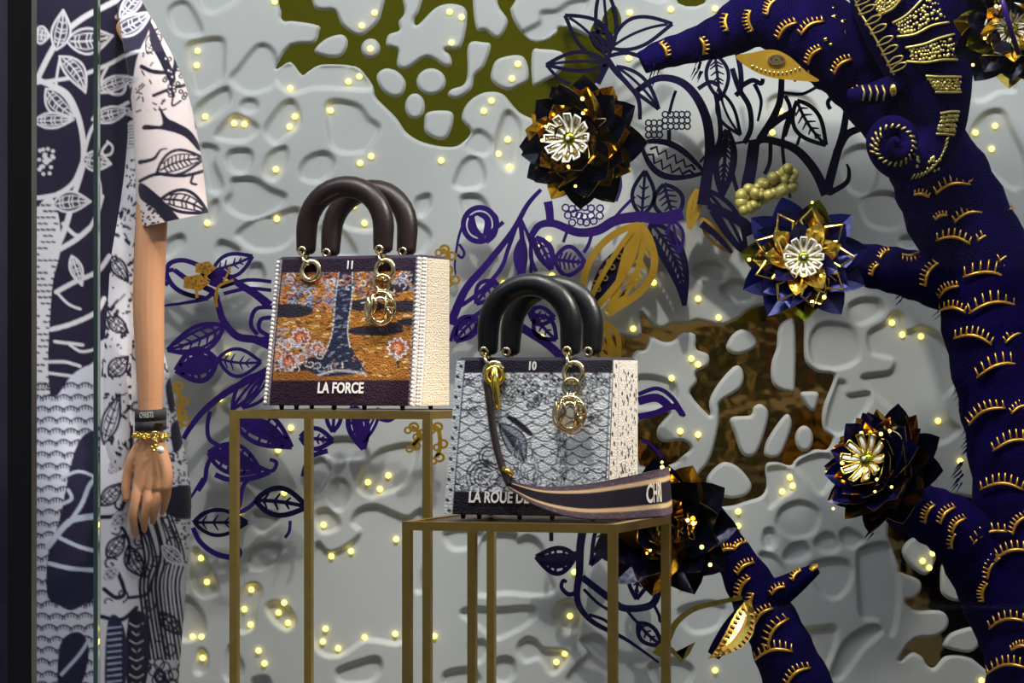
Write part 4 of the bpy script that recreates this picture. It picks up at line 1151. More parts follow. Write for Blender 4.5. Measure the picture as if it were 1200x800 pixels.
g2 = empty('gilded_seed_pod', P(812, 240, Y - 0.02), 'thin gold serrated pod beside the dark hanging pods', 'decoration')
leaf(g2, (818, 222), (808, 268), 6, GC, Y - 0.02, 4, 0, 'comb', 7)
leaf(g2, (822, 256), (858, 296), 7, GC, Y - 0.02, 3, 2, 'comb', 5)

# star of cut leaves beside the reaching branch tip
Y = 0.84
f = fil(716, 62, Y, 'dark cut-out star of pointed leaves at the reaching branch tip')
for b_, t_, w_, bd in (((712, 70), (662, 18), 18, 6), ((714, 62), (706, -22), 12, 0), ((716, 56), (788, 28), 17, -6), ((712, 74), (640, 76), 11, 3), ((722, 78), (772, 128), 9, -4), ((716, 56), (692, 40), 10, 3)):
    leaf(f, b_, t_, w_, IN, Y, 3.6, bd, 'rib')
stems(f, [([(640, 76), (655, 92), (668, 98)], 3), ([(712, 70), (722, 84), (735, 98), (748, 116), (750, 140)], 5, (1.2, 0.7)), ([(712, 66), (735, 62), (760, 70)], 4), ([(712, 74), (704, 90), (700, 98)], 6)], IN, Y)
f3 = empty('olive_leaf_piece', P(712, 30, Y + 0.01), 'olive gold pierced leaf inside the dark cut-out star', 'decoration')
leaf(f3, (708, 62), (700, 24), 12, M['olive'], Y + 0.012, 4, 0, 'solid', 4)
leaf(f3, (714, 40), (720, 8), 9, M['olive'], Y + 0.012, 4, 0, 'solid', 4)

# lattice of curved stems right of the star, under the reaching branch
Y = 0.86
f = fil(850, 190, Y, 'dark cut-out arching stems with long pods under the reaching branch')
stems(f, [([(744, 108), (770, 92), (796, 95), (815, 112), (828, 140), (832, 175), (828, 210), (824, 240)], 9, (0.6, 1.3)), ([(818, 104), (832, 96), (842, 100)], 4), ([(836, 190), (844, 160), (842, 130), (838, 108)], 5, (1, 0.8)),
          ([(852, 160), (846, 176), (836, 196)], 5), ([(872, 168), (880, 150), (878, 125), (866, 104), (858, 80)], 5, (1, 1)), ([(870, 100), (882, 94), (892, 98), (894, 92)], 5, (1, 0.8)), ([(884, 98), (892, 118), (888, 142)], 4, (1, 0.6)),
          ([(864, 62), (868, 84), (868, 104), (862, 112)], 5), ([(884, 166), (880, 196), (876, 220), (882, 232)], 12, (0.9, 1.1)), ([(856, 190), (860, 210), (866, 230)], 4), ([(903, 168), (902, 190), (896, 204)], 4),
          ([(830, 240), (850, 250), (872, 262), (880, 275)], 12, (0.6, 1)), ([(836, 246), (850, 270), (866, 290), (876, 296)], 9, (1, 0.5)), ([(822, 262), (840, 276), (858, 296)], 6, (1.3, 0.5)),
          ([(820, 190), (832, 178), (850, 170), (888, 164)], 2.4)], IN, Y)
leaf(f, (838, 64), (844, 118), 13, IN, Y, 3.6, 0, 'comb', 7)
leaf(f, (852, 152), (846, 230), 12, IN, Y, 4.4, 0, 'double', 9)
leaf(f, (844, 108), (868, 158), 10, IN, Y, 3.2, 4, 'rib')
leaf(f, (826, 222), (874, 300), 11, IN, Y, 4.4, -6, 'rib')
f = fil(960, 170, Y, 'dark cut-out branching stems with one feathered leaf behind the blue flower')
stems(f, [([(878, 176), (892, 164), (910, 166), (934, 176), (955, 200), (968, 228)], 8, (0.7, 1.2)), ([(890, 164), (905, 140), (914, 118), (916, 92)], 7, (1.1, 0.8)), ([(898, 152), (916, 138), (932, 130)], 6), ([(916, 108), (940, 110), (960, 100)], 3),
          ([(968, 228), (978, 190), (988, 155), (992, 128)], 8, (1.2, 0.7)), ([(980, 180), (992, 158), (1010, 150)], 8, (1, 0.8)), ([(972, 226), (992, 214), (995, 200), (992, 192)], 5, (1.2, 0.4)), ([(976, 112), (970, 120), (973, 128)], 4),
          ([(920, 112), (926, 128), (920, 150), (917, 170), (920, 200), (926, 232)], 4, (1, 0.8)), ([(930, 130), (920, 160)], 3), ([(938, 158), (934, 170)], 3)], IN, Y)
leaf(f, (934, 118), (968, 170), 16, IN, Y, 4, 4, 'comb', 6)
# gold leaf pieces round the branch
g = empty('pierced_gold_leaf', P(910, 78, 0.64), 'pale gold pierced leaf hanging under the reaching branch', 'decoration')
mb = MB(); blob(mb, [(862, 66), (880, 62), (905, 58), (925, 66), (945, 84), (960, 95), (930, 94), (900, 90), (878, 80)], 0.645, 0.003); mb.build('blade', M['goldcut'], g, smooth=False)
mb = MB()
for k in range(12): mb.ball(P(882 + k * 5, 78 + 8 * math.sin(k * 0.26), 0.642), 0.0026, 6, 4, sq=(0.6, 0.6, 1.2))
mb.build('beading', M['pale'], g)
mb = MB(); ribbon(mb, ell(910, 70, 9, 5, 10), 2, 0.641, closed=True); ribbon(mb, ell(910, 70, 4, 2.4, 8), 2, 0.641, closed=True); mb.build('eye_ring', M['pale'], g, smooth=False)
g = empty('beaded_gold_cluster', P(905, 215, 0.8), 'pale gold sparkling bead cluster above the blue flower', 'decoration')
mb = MB(); rc = random.Random(5)
for k in range(70):
    t = rc.random(); x = 868 + 62 * t; y = 238 - 30 * t + rc.uniform(-14, 12); mb.ball(P(x, y, 0.8 + rc.uniform(-0.01, 0.01)), rc.uniform(0.006, 0.011), 8, 6)
tag(mb.build('bead_mass', M['frost'], g), kind='stuff')

# lower right branch seen through the low pedestal
Y = 0.90
f = fil(700, 690, Y, 'ink blue cut-out branch with hanging leaves seen through the lower pedestal frame')
stems(f, [([(684, 616), (680, 640), (679, 670), (676, 695), (680, 712), (694, 728), (716, 740), (732, 748), (750, 760), (772, 776)], 7, (1.2, 0.3)), ([(682, 676), (700, 690), (716, 702), (730, 712), (752, 712), (766, 706), (772, 690)], 8, (0.8, 0.9)),
          ([(646, 618), (646, 634)], 4), ([(672, 650), (680, 650)], 7), ([(676, 694), (666, 696), (658, 688), (660, 680), (664, 682)], 4.5, (1, 0.7)), ([(734, 714), (742, 724), (748, 730)], 3), ([(766, 708), (772, 720), (774, 728), (780, 722)], 3),
          ([(684, 690), (700, 706), (716, 716)], 3), ([(690, 720), (708, 726), (722, 738)], 3)], IN, Y)
leaf(f, (674, 652), (628, 652), 15, IN, Y, 4.5, -5, 'solid', 5)
leaf(f, (704, 610), (692, 662), 9, IN, Y, 4, -6, 'comb', 6)
leaf(f, (748, 730), (776, 756), 10, IN, Y, 4, 2, 'comb', 4)
leaf(f, (758, 660), (746, 702), 12, IN, Y, 4, 4, 'comb', 6)
f = fil(770, 470, Y, 'purple cut-out leaf arc right of the white handbag side')
stems(f, [([(748, 462), (770, 455), (788, 466), (802, 488)], 4), ([(748, 488), (768, 484), (790, 476), (800, 486)], 6), ([(748, 470), (770, 466), (786, 478)], 8), ([(752, 516), (764, 522), (776, 536)], 3)], PU, Y)
# gold coral bits on the wall
for lab, pts, mm in (('small gold coral twig above the white woven bag side', [(518, 292), (526, 300), (522, 316), (530, 328)], M['goldcut']), ('small copper coral twig under the plum bag', [(482, 500), (492, 508), (484, 522), (510, 500), (516, 520), (512, 536)], M['goldcut']), ('small gold coral twig behind the mannequin bracelet', [(206, 452), (213, 470), (210, 484), (214, 494)], M['goldcut'])):
    e = empty('coral_twig', P(pts[0][0], pts[0][1], 0.9), lab, 'decoration')
    mb = MB(); ribbon(mb, pts, 4, 0.9); mb.build('stem', mm, e, smooth=False)
    mb = MB()
    for x, y in pts:
        ribbon(mb, ell(x + 3, y, 5, 4.4, 8), 2.4, 0.9, closed=True); ribbon(mb, ell(x - 4, y + 4, 3.6, 3.4, 8), 2, 0.9, closed=True)
    mb.build('loops', mm, e, smooth=False)

# ------------------------------------------------------------------ velvet tree with gold eyelash embroidery
def path3(ctrl, Y, sub=6):
    q = crom([(x, y, r, y0) for (x, y, r, y0) in ctrl], sub)
    return [P(a[0], a[1], a[3]) for a in q], [a[2] * (D + a[3]) / F for a in q], q


tree = empty('velvet_tree', (P(1220, 0, 0.74).x, 0.74, 0), 'indigo velvet tree covered in gold embroidered eyelashes, curving along the relief wall', 'tree')
LIMBS = {
    'trunk': [(1062, 150, 40, .72), (1092, 190, 54, .72), (1119, 245, 60, .72), (1152, 318, 60, .72), (1165, 390, 59, .72), (1184, 470, 60, .72), (1196, 555, 58, .72), (1204, 650, 60, .72), (1216, 740, 64, .72), (1222, 850, 68, .72), (1215, 1060, 74, .72), (1205, 1240, 84, .72)],
    'reaching_branch': [(752, 74, 13, .74), (775, 64, 17, .74), (810, 54, 20, .74), (850, 40, 27, .73), (890, 20, 38, .72), (940, 28, 50, .71), (985, 62, 50, .71), (1012, 98, 40, .72), (1040, 140, 34, .73), (1066, 165, 36, .74)],
    'flower_branch': [(985, 308, 22, .70), (1010, 310, 25, .70), (1045, 316, 27, .70), (1085, 326, 30, .71), (1130, 340, 34, .73)],
    'low_branch': [(1040, 570, 26, .66), (1064, 592, 31, .67), (1092, 604, 34, .68), (1122, 622, 38, .69), (1150, 660, 42, .71), (1190, 740, 46, .73)],
    'front_branch': [(815, 590, 15, .60), (835, 610, 19, .60), (858, 648, 22, .60), (884, 694, 30, .60), (906, 735, 33, .60), (930, 790, 38, .60), (965, 870, 46, .62), (1030, 970, 56, .66), (1120, 1080, 62, .70)],
}
QS = []
for nm, ctrl in LIMBS.items():
    pts, rad, q = path3(ctrl, 0)
    rr = random.Random(nm); n_ = len(pts)
    rad = [r_ * (1 + 0.03 * math.sin(i * 1.7)) for i, r_ in enumerate(rad)]
    MB().tube(pts, rad, 28).build('trunk' if nm == 'trunk' else 'branch', M['velvet'], tree)
    QS += [(a[0], a[1], a[2], a[3]) for a in crom([tuple(c) for c in ctrl], 14)]
for ctrl in ([(902, 700, 20, .585), (926, 686, 15, .58), (946, 673, 10, .58), (958, 666, 6, .58)], [(885, 715, 18, .585), (862, 736, 15, .57), (846, 754, 11, .565), (836, 768, 8, .565)], [(832, 600, 14, .59), (844, 604, 7, .58), (842, 594, 3, .58)]):
    pts, rad, q = path3(ctrl, 0)
    MB().tube(pts, rad, 16).build('twig', M['velvet'], tree)
    QS += [tuple(a) for a in crom([tuple(c) for c in ctrl], 10)]
QS = np.array(QS)


def skin_y(px, py, e=0.0015):
    d2 = (QS[:, 0] - px) ** 2 + (QS[:, 1] - py) ** 2
    h = QS[:, 2] ** 2 - d2
    y = np.where(h > 0, QS[:, 3] - np.sqrt(np.maximum(h, 0)) * (D + QS[:, 3]) / F, 9.0)
    if y.min() > 5:
        k = np.argmin(np.sqrt(d2) - QS[:, 2]); return QS[k, 3] - e
    return y.min() - e


def lash(parent, cx, cy, w, rot, m, nl=7, yfn=skin_y):
    c, s = math.cos(R(rot)), math.sin(R(rot)); mb = MB()
    def T(x, y):
        X_, Y_ = cx + x * c - y * s, cy + x * s + y * c
        return P(X_, Y_, yfn(X_, Y_))
    arc = [(w * (t - 0.5), -w * 0.16 * math.sin(math.pi * t)) for t in np.linspace(0, 1, 9)]
    mb.tube([T(*a) for a in arc], [0.0017 + 0.0010 * math.sin(math.pi * i / 8) for i in range(9)], 6)
    for k in range(nl):
        t = (k + 0.3) / (nl - 0.4); x = w * (t - 0.5); y = -w * 0.16 * math.sin(math.pi * t)
        L = w * (0.12 + 0.06 * math.sin(math.pi * t)) + 3.2
        mb.tube([T(x, y), T(x + (t - 0.45) * L * 0.55, y - L)], [0.0018, 0.0011], 5)
    return mb.build('eyelash', m, parent)


LASH = [(1117, 222, 38, -15), (1146, 206, 20, -40), (1136, 255, 33, -18), (1117, 284, 36, 6), (1162, 279, 30, -10), (1188, 302, 32, -14), (1160, 329, 57, 8), (1167, 364, 57, -6), (1092, 322, 28, -62), (1112, 342, 24, -30), (1116, 365, 28, 4), (1164, 238, 22, -55), (1180, 250, 18, -35), (1103, 255, 14, -20), (1080, 230, 16, 10),
        (1140, 400, 40, 10), (1194, 396, 30, -20), (1175, 436, 55, -12), (1157, 488, 42, -25), (1190, 524, 48, -10), (1198, 480, 24, -20), (1174, 574, 45, 0), (1160, 630, 38, -20), (1186, 652, 42, -15), (1196, 615, 26, -50),
        (1090, 602, 22, -62), (1111, 604, 24, -48), (1124, 616, 22, -48), (1118, 634, 16, -78), (1180, 732, 38, -12), (1180, 786, 42, -8), (1165, 666, 26, -60), (1155, 694, 20, -78), (1196, 760, 20, -10), (1067, 296, 18, 172), (1037, 298, 14, -40), (1026, 316, 14, -60),
        (846, 629, 25, -30), (851, 647, 20, -18), (868, 639, 14, -30), (874, 666, 22, -35), (873, 689, 25, -62), (912, 692, 17, -30), (884, 708, 24, -95), (895, 722, 25, -42), (912, 742, 38, -55), (907, 768, 40, -12), (936, 792, 30, -35), (934, 674, 14, -50), (955, 667, 8, -30),
        (777, 58, 16, 62), (822, 54, 18, 78), (853, 26, 18, -92), (881, 24, 22, -98), (923, 36, 26, -42), (952, 33, 28, -30), (955, 66, 22, -50), (988, 78, 24, -40), (905, 8, 20, -60), (940, 92, 18, -20), (1004, 112, 18, -60)]
for a in LASH:
    lash(tree, a[0], a[1], a[2] * 1.12, a[3], M['thread'], 5 if a[2] < 20 else (7 if a[2] < 40 else 8))
# ragged velvet fibres along the limb outlines
fb = MB(); rf = random.Random(2)
for (x, y, n_, dx, dy) in ((1050, 212, 22, -8, 4), (1092, 290, 14, -7, 3), (1102, 352, 16, -7, 5), (1125, 455, 26, -6, 6), (1134, 520, 16, -5, 5), (1164, 246, 26, 5, 6), (1148, 208, 14, 6, 2), (816, 76, 18, -3, 5), (1055, 345, 12, -4, 4), (1122, 560, 14, -5, 5), (1066, 570, 10, 5, -4), (1022, 620, 10, -4, 5), (766, 84, 8, -2, 5)):
    for k in range(n_):
        a, b = x + rf.uniform(-8, 8) * 0.6, y + rf.uniform(-16, 16); yy = skin_y(a, b)
        fb.tube([P(a - dx, b - dy, yy + 0.004), P(a + dx * rf.uniform(0.3, 1), b + dy * rf.uniform(0.4, 1.4), yy - 0.002)], [0.0014, 0.0003], 4)
tag(fb.build('fibre_fringe', M['velvet'], tree), kind='stuff')

# ------------------------------------------------------------------ chameleon curled over the trunk
cham = empty('chameleon', P(1080, 100, 0.56), 'indigo chameleon with gold dotted bands and a curled tail on the velvet trunk', 'animal figure')
CB = [(1050, -90, 60, .60), (1062, -40, 74, .60), (1075, 20, 68, .60), (1088, 75, 54, .60), (1097, 120, 41, .60), (1098, 155, 31, .60), (1084, 184, 24, .59), (1060, 194, 20, .57), (1038, 184, 17, .555), (1030, 164, 15, .545), (1042, 148, 13, .54), (1060, 152, 11.5, .535), (1066, 168, 10, .53), (1056, 180, 8.5, .525), (1045, 174, 7, .52), (1048, 165, 5.5, .515), (1055, 168, 3.5, .512)]
pts, rad, q = path3(CB, 0, 7)
MB().tube(pts, rad, 28).build('body', M['velvet'], cham)
CQ = np.array([tuple(a) for a in crom(CB, 16)])


def cham_y(px, py, e=0.0012):
    d2 = (CQ[:, 0] - px) ** 2 + (CQ[:, 1] - py) ** 2; h = CQ[:, 2] ** 2 - d2
    y = np.where(h > 0, CQ[:, 3] - np.sqrt(np.maximum(h, 0)) * (D + CQ[:, 3]) / F, 9.0)
    return (y.min() if y.min() < 5 else CQ[np.argmin(np.sqrt(d2) - CQ[:, 2]), 3]) - e


def gold_line(pts, r, parent, name):
    mb = MB(); q = crom(pts, 6)
    mb.tube([P(a[0], a[1], cham_y(*a)) for a in q], r, 5); return mb.build(name, M['thread_p'], parent)


BANDS = [([(1046, 27), (1062, 18), (1080, 0), (1092, -14)], [(1051, 43), (1072, 40), (1092, 30), (1112, 26)]), ([(1061, 56), (1082, 52), (1100, 45), (1118, 40)], [(1062, 72), (1085, 73), (1104, 70), (1122, 70)]),
         ([(1085, 89), (1100, 90), (1126, 90)], [(1096, 108), (1110, 108), (1126, 108)]), ([(1102, 133), (1114, 131), (1124, 131)], [(1097, 157), (1108, 157), (1118, 158)]), ([(1026, 4), (1034, -6), (1044, -16)], [(1028, 18), (1046, 10), (1058, -4)])]
rc = random.Random(9)
for up_, lo_ in BANDS:
    b_ = gold_line(up_, 0.0022, cham, 'dotted_band'); gold_line(lo_, 0.0022, b_, 'band_edge')
    db = MB(); u_, l_ = crom(up_, 12), crom(lo_, 12)
    for k in range(0, 60):
        t = 0.1 + 0.9 * ((k // 4) + 0.5 * (k % 2) + rc.uniform(-.2, .2) + 0.3) / 15.6; t = min(max(t, 0.05), 1); s_ = 0.2 + 0.2 * (k % 4) + rc.uniform(-.05, .05)
        a = u_[int(t * (len(u_) - 1))] * (1 - s_) + l_[int(t * (len(l_) - 1))] * s_
        db.ball(P(a[0], a[1], cham_y(*a)), rc.uniform(0.0018, 0.0034), 6, 4, sq=(1, 0.5, 1))
    db.build('band_dots', M['thread_p'], b_)
# tail rim of short gold strokes
db = MB()
for k in range(26):
    t = k / 25; a_ = R(200) - 2 * math.pi * t * 1.15; r_ = 24 - 6 * t
    x, y = 1048 + r_ * math.cos(a_), 171 - r_ * math.sin(a_) * 0.95
    db.tube([P(x, y, cham_y(x, y)), P(x + 6 * math.cos(a_ - 0.7), y - 6 * math.sin(a_ - 0.7), cham_y(x + 6 * math.cos(a_ - 0.7), y - 6 * math.sin(a_ - 0.7)))], 0.0017, 5)
for k in range(14):
    t = k / 13; x, y = 1112 - 40 * t ** 1.5, 160 + 44 * math.sin(t * 1.5)
    db.tube([P(x, y, cham_y(x, y)), P(x - 4, y + 6, cham_y(x - 4, y + 6))], 0.0015, 5)
db.build('tail_strokes', M['thread_p'], cham)
db = MB()
for k in range(20): x, y = 1088 + rc.uniform(-14, 14), 192 + rc.uniform(-8, 10); db.ball(P(x, y, cham_y(x, y)), 0.0026, 6, 4, sq=(1, .5, 1))
db.build('tail_dots', M['thread_p'], cham)
# feathered crest along its back and the clawed foot
cr = [(1001, -4), (1008, 14), (1020, 34), (1032, 56), (1042, 76), (1048, 88)]
q = crom(cr, 8); mb = MB(); mb.tube([P(a[0], a[1], min(cham_y(*a), skin_y(*a)) - 0.001) for a in q], 0.0018, 5); cs = mb.build('crest', M['thread_p'], cham)
for k in range(9):
    a = q[int((len(q) - 1) * k / 9)]
    lp = [(a[0] + dx, a[1] + dy) for dx, dy in ((0, 0), (8, -7), (17, -8), (13, -2), (0, 3))]
    mb = MB(); c_ = crom(lp, 4, True); mb.tube([P(z[0], z[1], min(cham_y(*z), skin_y(*z)) - 0.001) for z in c_], 0.0014, 5, closed=True); mb.build('crest_feather', M['thread_p'], cs)
ft = [(1068, 92, 17, .58), (1050, 100, 15, .575), (1030, 108, 14, .57), (1010, 112, 12, .57), (994, 112, 8, .575)]
pts, rad, q = path3(ft, 0); lg = MB().tube(pts, rad, 16).build('leg', M['velvet'], cham)
MB().ball(P(1047, 105, 0.548), 0.0085, 12, 8, sq=(0.75, 0.8, 1.2)).build('gold_boss', GO, lg)
mb = MB()
for x in (1010, 1018, 1026, 1034): mb.tube([P(x, 100, 0.553), P(x + 3, 108, 0.549), P(x + 1, 118, 0.553)], 0.0016, 5)
mb.build('leg_stripes', M['thread_p'], lg)
mb = MB()
for x, y, r_ in ((976, 10, 3), (978, 20, 4), (988, 27, 6), (990, 38, 4.5), (968, 46, 3), (974, 52, 2.4), (1004, 106, 2.6), (1006, 114, 2.6)): mb.ball(P(x, y, skin_y(x, y)), r_ * 0.0012, 8, 6, sq=(1.3, 0.6, 0.9))
tag(mb.build('gold_studs', M['gold'], tree), 'loose gold studs on the thick branch')

# ------------------------------------------------------------------ folded foil flowers
def petal_mesh(L, Wd, curl, fold, frame=False, u0=0.12, n=9, tipw=0.0):
    v = []; f = []; th = 0.0007
    for side in (0, 1):
        for i in range(n):
            u = i / (n - 1); w = Wd * 0.5 * max(math.sin(math.pi * min(u, 0.999) ** 0.9), 0.0) ** 0.8
            if u < 0.05: w = Wd * 0.12
            x = L * (u0 + (1 - u0) * u); z = curl * L * u * u
            for s in (-1, 0, 1):
                v.append((x, s * w, z + fold * abs(s) * w - side * th))
    k = n * 3
    for i in range(n - 1):
        for j in range(2):
            a = i * 3 + j
            f.append(((a, a + 3, a + 4, a + 1), 0)); f.append(((k + a, k + a + 1, k + a + 4, k + a + 3), 1))
    for i in range(n - 1):
        for j in (0, 2):
            a = i * 3 + j; f.append(((a, k + a, k + a + 3, a + 3), 1))
    me = bpy.data.meshes.new('petal'); me.from_pydata(v, [], [q[0] for q in f]); me.update()
    me.polygons.foreach_set('material_index', np.array([q[1] for q in f], dtype=np.int32))
    return me


def flower(px, py, Y, nrm, label, layers, daisy, seed, sparks=8, stalk=0.0, scale=1.0):
    c = P(px, py, Y); rr = random.Random(seed)
    root = empty('foil_flower', c, label, 'flower', 'folded foil flowers')
    q = Vector(nrm).normalized().to_track_quat('Z', 'Y').to_matrix().to_4x4()
    for (n, L, Wd, tilt, z, curl, fold, m0, m1, ph) in layers:
        me = petal_mesh(L * scale, Wd * scale, curl, fold); me.materials.append(m0); me.materials.append(m1)
        me2 = petal_mesh(L * scale * 0.94, Wd * scale, curl, fold); me2.materials.append(m1); me2.materials.append(m0)
        for k in range(n):
            o = bpy.data.objects.new('petal', me2 if (k % 3 == 2) else me); COL.objects.link(o); o.parent = root
            a = 2 * math.pi * (k + ph) / n
            o.matrix_local = q @ Matrix.Translation((0, 0, z * scale)) @ Matrix.Rotation(a, 4, 'Z') @ Matrix.Rotation(-R(tilt + rr.uniform(-5, 5)), 4, 'Y') @ Matrix.Rotation(R(rr.uniform(-14, 14)), 4, 'X')
    dz, dr, dm, cm, dn = daisy
    for k in range(dn):
        mb = MB(); a = 2 * math.pi * k / dn; r0, r1 = 0.26 * dr, dr
        out = [(r0 + (r1 - r0) * t, 0.155 * dr * s * (0.35 + 0.65 * math.sin(min(t * 1.25, 1) * math.pi * 0.62)), 0.32 * dr * t * t) for s in (1, -1) for t in ([0, .3, .6, .85, 1.0] if s > 0 else [1.0, .85, .6, .3, 0])]
        mb.tube(out, 0.0017, 5, closed=True)
        inn = [(r0 + (r1 - r0) * t, 0, 0.32 * dr * t * t) for t in (0.1, 0.5, 0.92)]
        tg = MB().tube(inn, [0.05 * dr, 0.1 * dr, 0.07 * dr], 6, flat=0.2, up=(0, 0, 1))
        o = mb.build('inner_petal', dm, root, True)
        o.matrix_local = q @ Matrix.Translation((0, 0, dz)) @ Matrix.Rotation(a, 4, 'Z')
        tg.build('petal_tongue', cm, o, True)
    mb = MB(); mb.ball((0, 0, dz + 0.001), 0.3 * dr, 12, 8, sq=(1, 1, 0.5)); o = mb.build('centre', M['olive'], root, True); o.matrix_local = q
    mb = MB(); mb.ball((0, 0, dz + 0.16 * dr), 0.09 * dr, 8, 6); o2 = mb.build('centre_bead', M['bead'], root, True); o2.matrix_local = q
    if sparks:
        for k in range(sparks):
            a = rr.uniform(0, 6.28); r_ = rr.uniform(0.25, 0.85) * layers[0][1] * scale
            mb = MB(); mb.ball((0, 0, 0), rr.uniform(0.0018, 0.0032), 8, 6); o = mb.build('light_bulb', M['spark'], root, True)
            o.matrix_local = q @ Matrix.Translation((r_ * math.cos(a), r_ * math.sin(a), rr.uniform(0.02, 0.05) * scale + 0.3 * r_))
        mb = MB(); w = [(rr.uniform(-.6, .6) * layers[0][1], rr.uniform(-.6, .6) * layers[0][1], rr.uniform(0.02, 0.05)) for k in range(7)]
        mb.tube(crom(w, 6), 0.0006, 4); o = mb.build('light_wire', M['cord'], root, True); o.matrix_local = q
    return root


NF, BF, OL, RS, PW = M['navyfoil'], M['blackfoil'], M['olive'], M['bronze'], M['paper']
flower(684, 168, 0.66, (-0.42, -0.9, 0.06), 'gold and black foil flower with white daisy centre at the reaching branch tip',
       [(12, .088, .058, 6, -.014, .12, .3, BF, GO, 0), (12, .082, .054, 20, -.004, .15, .35, BF, GO, .5), (10, .068, .048, 36, .002, .2, .35, GO, BF, .2), (9, .050, .038, 50, .008, .2, .35, BF, GO, .6), (12, .076, .044, 14, -.009, .1, .3, GO, BF, .25)],
       (.054, .036, PW, M['pale'], 12), 1, 10, scale=1.2)
flower(941, 304, 0.62, (-0.06, -0.99, 0.08), 'royal blue and gold foil flower with white paper centre on the short branch',
       [(11, .084, .050, 2, -.012, .06, .25, NF, OL, .3), (10, .070, .048, 12, -.004, .1, .3, NF, GO, .1), (9, .054, .030, 20, .004, .12, .25, GO, NF, .5), (9, .031, .016, 30, .008, .1, .3, PW, GO, .2)],
       (.026, .029, PW, M['pale'], 12), 2, 5, scale=1.2)
bf = [o for o in COL.objects if o.name.startswith('foil_flower')][-1]
q_ = Vector((-0.06, -0.99, 0.08)).normalized().to_track_quat('Z', 'Y').to_matrix().to_4x4()
for k in range(9):
    mb = MB(); mb.tube([(0, 0, 0), (.021, .014, 0), (.042, 0, 0), (.021, -.014, 0)], 0.0022, 4, closed=True, up=(0, 0, 1), flat=0.5)
    o = mb.build('petal_frame', GO, bf, True, False); o.matrix_local = q_ @ Matrix.Rotation(2 * math.pi * k / 9, 4, 'Z') @ Matrix.Translation((.034, 0, .019)) @ Matrix.Rotation(-R(12), 4, 'Y')
flower(1040, 552, 0.58, (-0.6, -0.74, 0.30), 'dark blue and bronze foil flower with gold daisy centre on the low branch',
       [(12, .086, .050, 8, -.016, .2, .3, BF, RS, 0), (12, .078, .048, 24, -.004, .2, .35, NF, RS, .5), (10, .064, .042, 40, .004, .25, .35, BF, GO, .2), (8, .048, .032, 52, .012, .2, .3, NF, GO, .6), (12, .080, .040, 16, -.010, .2, .3, RS, BF, .25), (10, .072, .036, 32, .0, .25, .3, NF, RS, .7)],
       (.062, .037, GO, PW, 10), 3, 12, scale=1.22)
flower(778, 620, 0.52, (-0.1, -0.97, 0.1), 'amber gold and black foil flower behind the woven bag strap',
       [(11, .086, .058, 6, -.014, .15, .3, BF, RS, 0), (11, .078, .054, 22, -.004, .2, .35, BF, GO, .5), (9, .060, .044, 40, .004, .2, .35, GO, BF, .2), (7, .044, .034, 54, .008, .2, .35, BF, RS, .4)],
       (.026, .022, GO, M['pale'], 10), 4, 16, scale=1.28)
flower(1184, 34, 0.48, (-0.1, -0.95, -0.15), 'navy and gold foil flower with white spider centre beside the chameleon',
       [(11, .084, .052, 6, -.010, .1, .3, BF, GO, .2), (10, .072, .048, 18, -.002, .15, .3, BF, OL, .6), (8, .052, .036, 32, .006, .15, .3, GO, BF, .1)],
       (.020, .038, PW, M['pale'], 9), 5, 9, scale=1.1)
tree_st = MB(); tree_st.tube([P(1172, -10, .42), P(1180, 20, .418), P(1194, 64, .43)], 0.004, 8)
tag(recenter(tree_st.build('purple_stick', PU)), 'glossy purple stick crossing the flower beside the chameleon', 'stick')

# gilded pierced wing leaf on the front branch
w = empty('gilded_wing_leaf', P(850, 740, 0.53), 'bright gold pierced wing-shaped leaf on the lower front branch', 'decoration')
Yw = lambda x, y: 0.545 - 0.00072 * (y - 716)
mid, l, r, _ = leaf_geo((878, 702), (829, 772), 15, -13, 15, 0.75)
mb = MB(); v = []
for a_, b_, m_ in zip(l, r, mid):
    for q_ in (a_, m_, b_):
        for off in (0.0, 0.002): v.append(P(q_[0], q_[1], Yw(*q_) + off - (0.004 if q_ is m_ else 0)))
f_ = []
for i in range(len(l) - 1):
    k = 6 * i
    f_ += [(k, k + 2, k + 8, k + 6), (k + 2, k + 4, k + 10, k + 8), (k + 1, k + 7, k + 9, k + 3), (k + 3, k + 9, k + 11, k + 5), (k, k + 6, k + 7, k + 1), (k + 4, k + 5, k + 11, k + 10)]
mb.add(v, f_).build('blade', GO, w, smooth=False)
mb = MB()
for k in range(12):
    q0 = mid[2 + k] + (l[2 + k] - mid[2 + k]) * 0.55 if k < 11 else mid[12]; q1 = mid[2 + min(k, 10)] + (l[2 + min(k, 10)] - mid[2 + min(k, 10)]) * 0.9; ribbon(mb, [q0, q1], 1.8, lambda a, b: Yw(a, b) - 0.004, 0.002, 1)
    q0 = mid[2 + min(k, 10)] + (r[2 + min(k, 10)] - mid[2 + min(k, 10)]) * 0.55; q1 = mid[2 + min(k, 10)] + (r[2 + min(k, 10)] - mid[2 + min(k, 10)]) * 0.9; ribbon(mb, [q0, q1], 1.8, lambda a, b: Yw(a, b) - 0.004, 0.002, 1)
ribbon(mb, mid[3:12], 2.2, lambda a, b: Yw(a, b) - 0.006, 0.002, 1)
mb.build('cut_slots', M['brassdark'], w, smooth=False)
st_ = MB(); ribbon(st_, [(870, 700), (840, 706), (812, 714), (792, 730), (782, 750), (770, 762)], 5, 0.55, 0.002, taper=(0.8, 1.4)); st_.build('stalk', GO, w, smooth=False)
mb = MB(); blob(mb, [(764, 764), (780, 752), (790, 760), (800, 772), (806, 758), (815, 752), (808, 766), (798, 776), (786, 764), (772, 770)], 0.555, 0.002, 1); mb.build('torn_tip', GO, w, smooth=False)
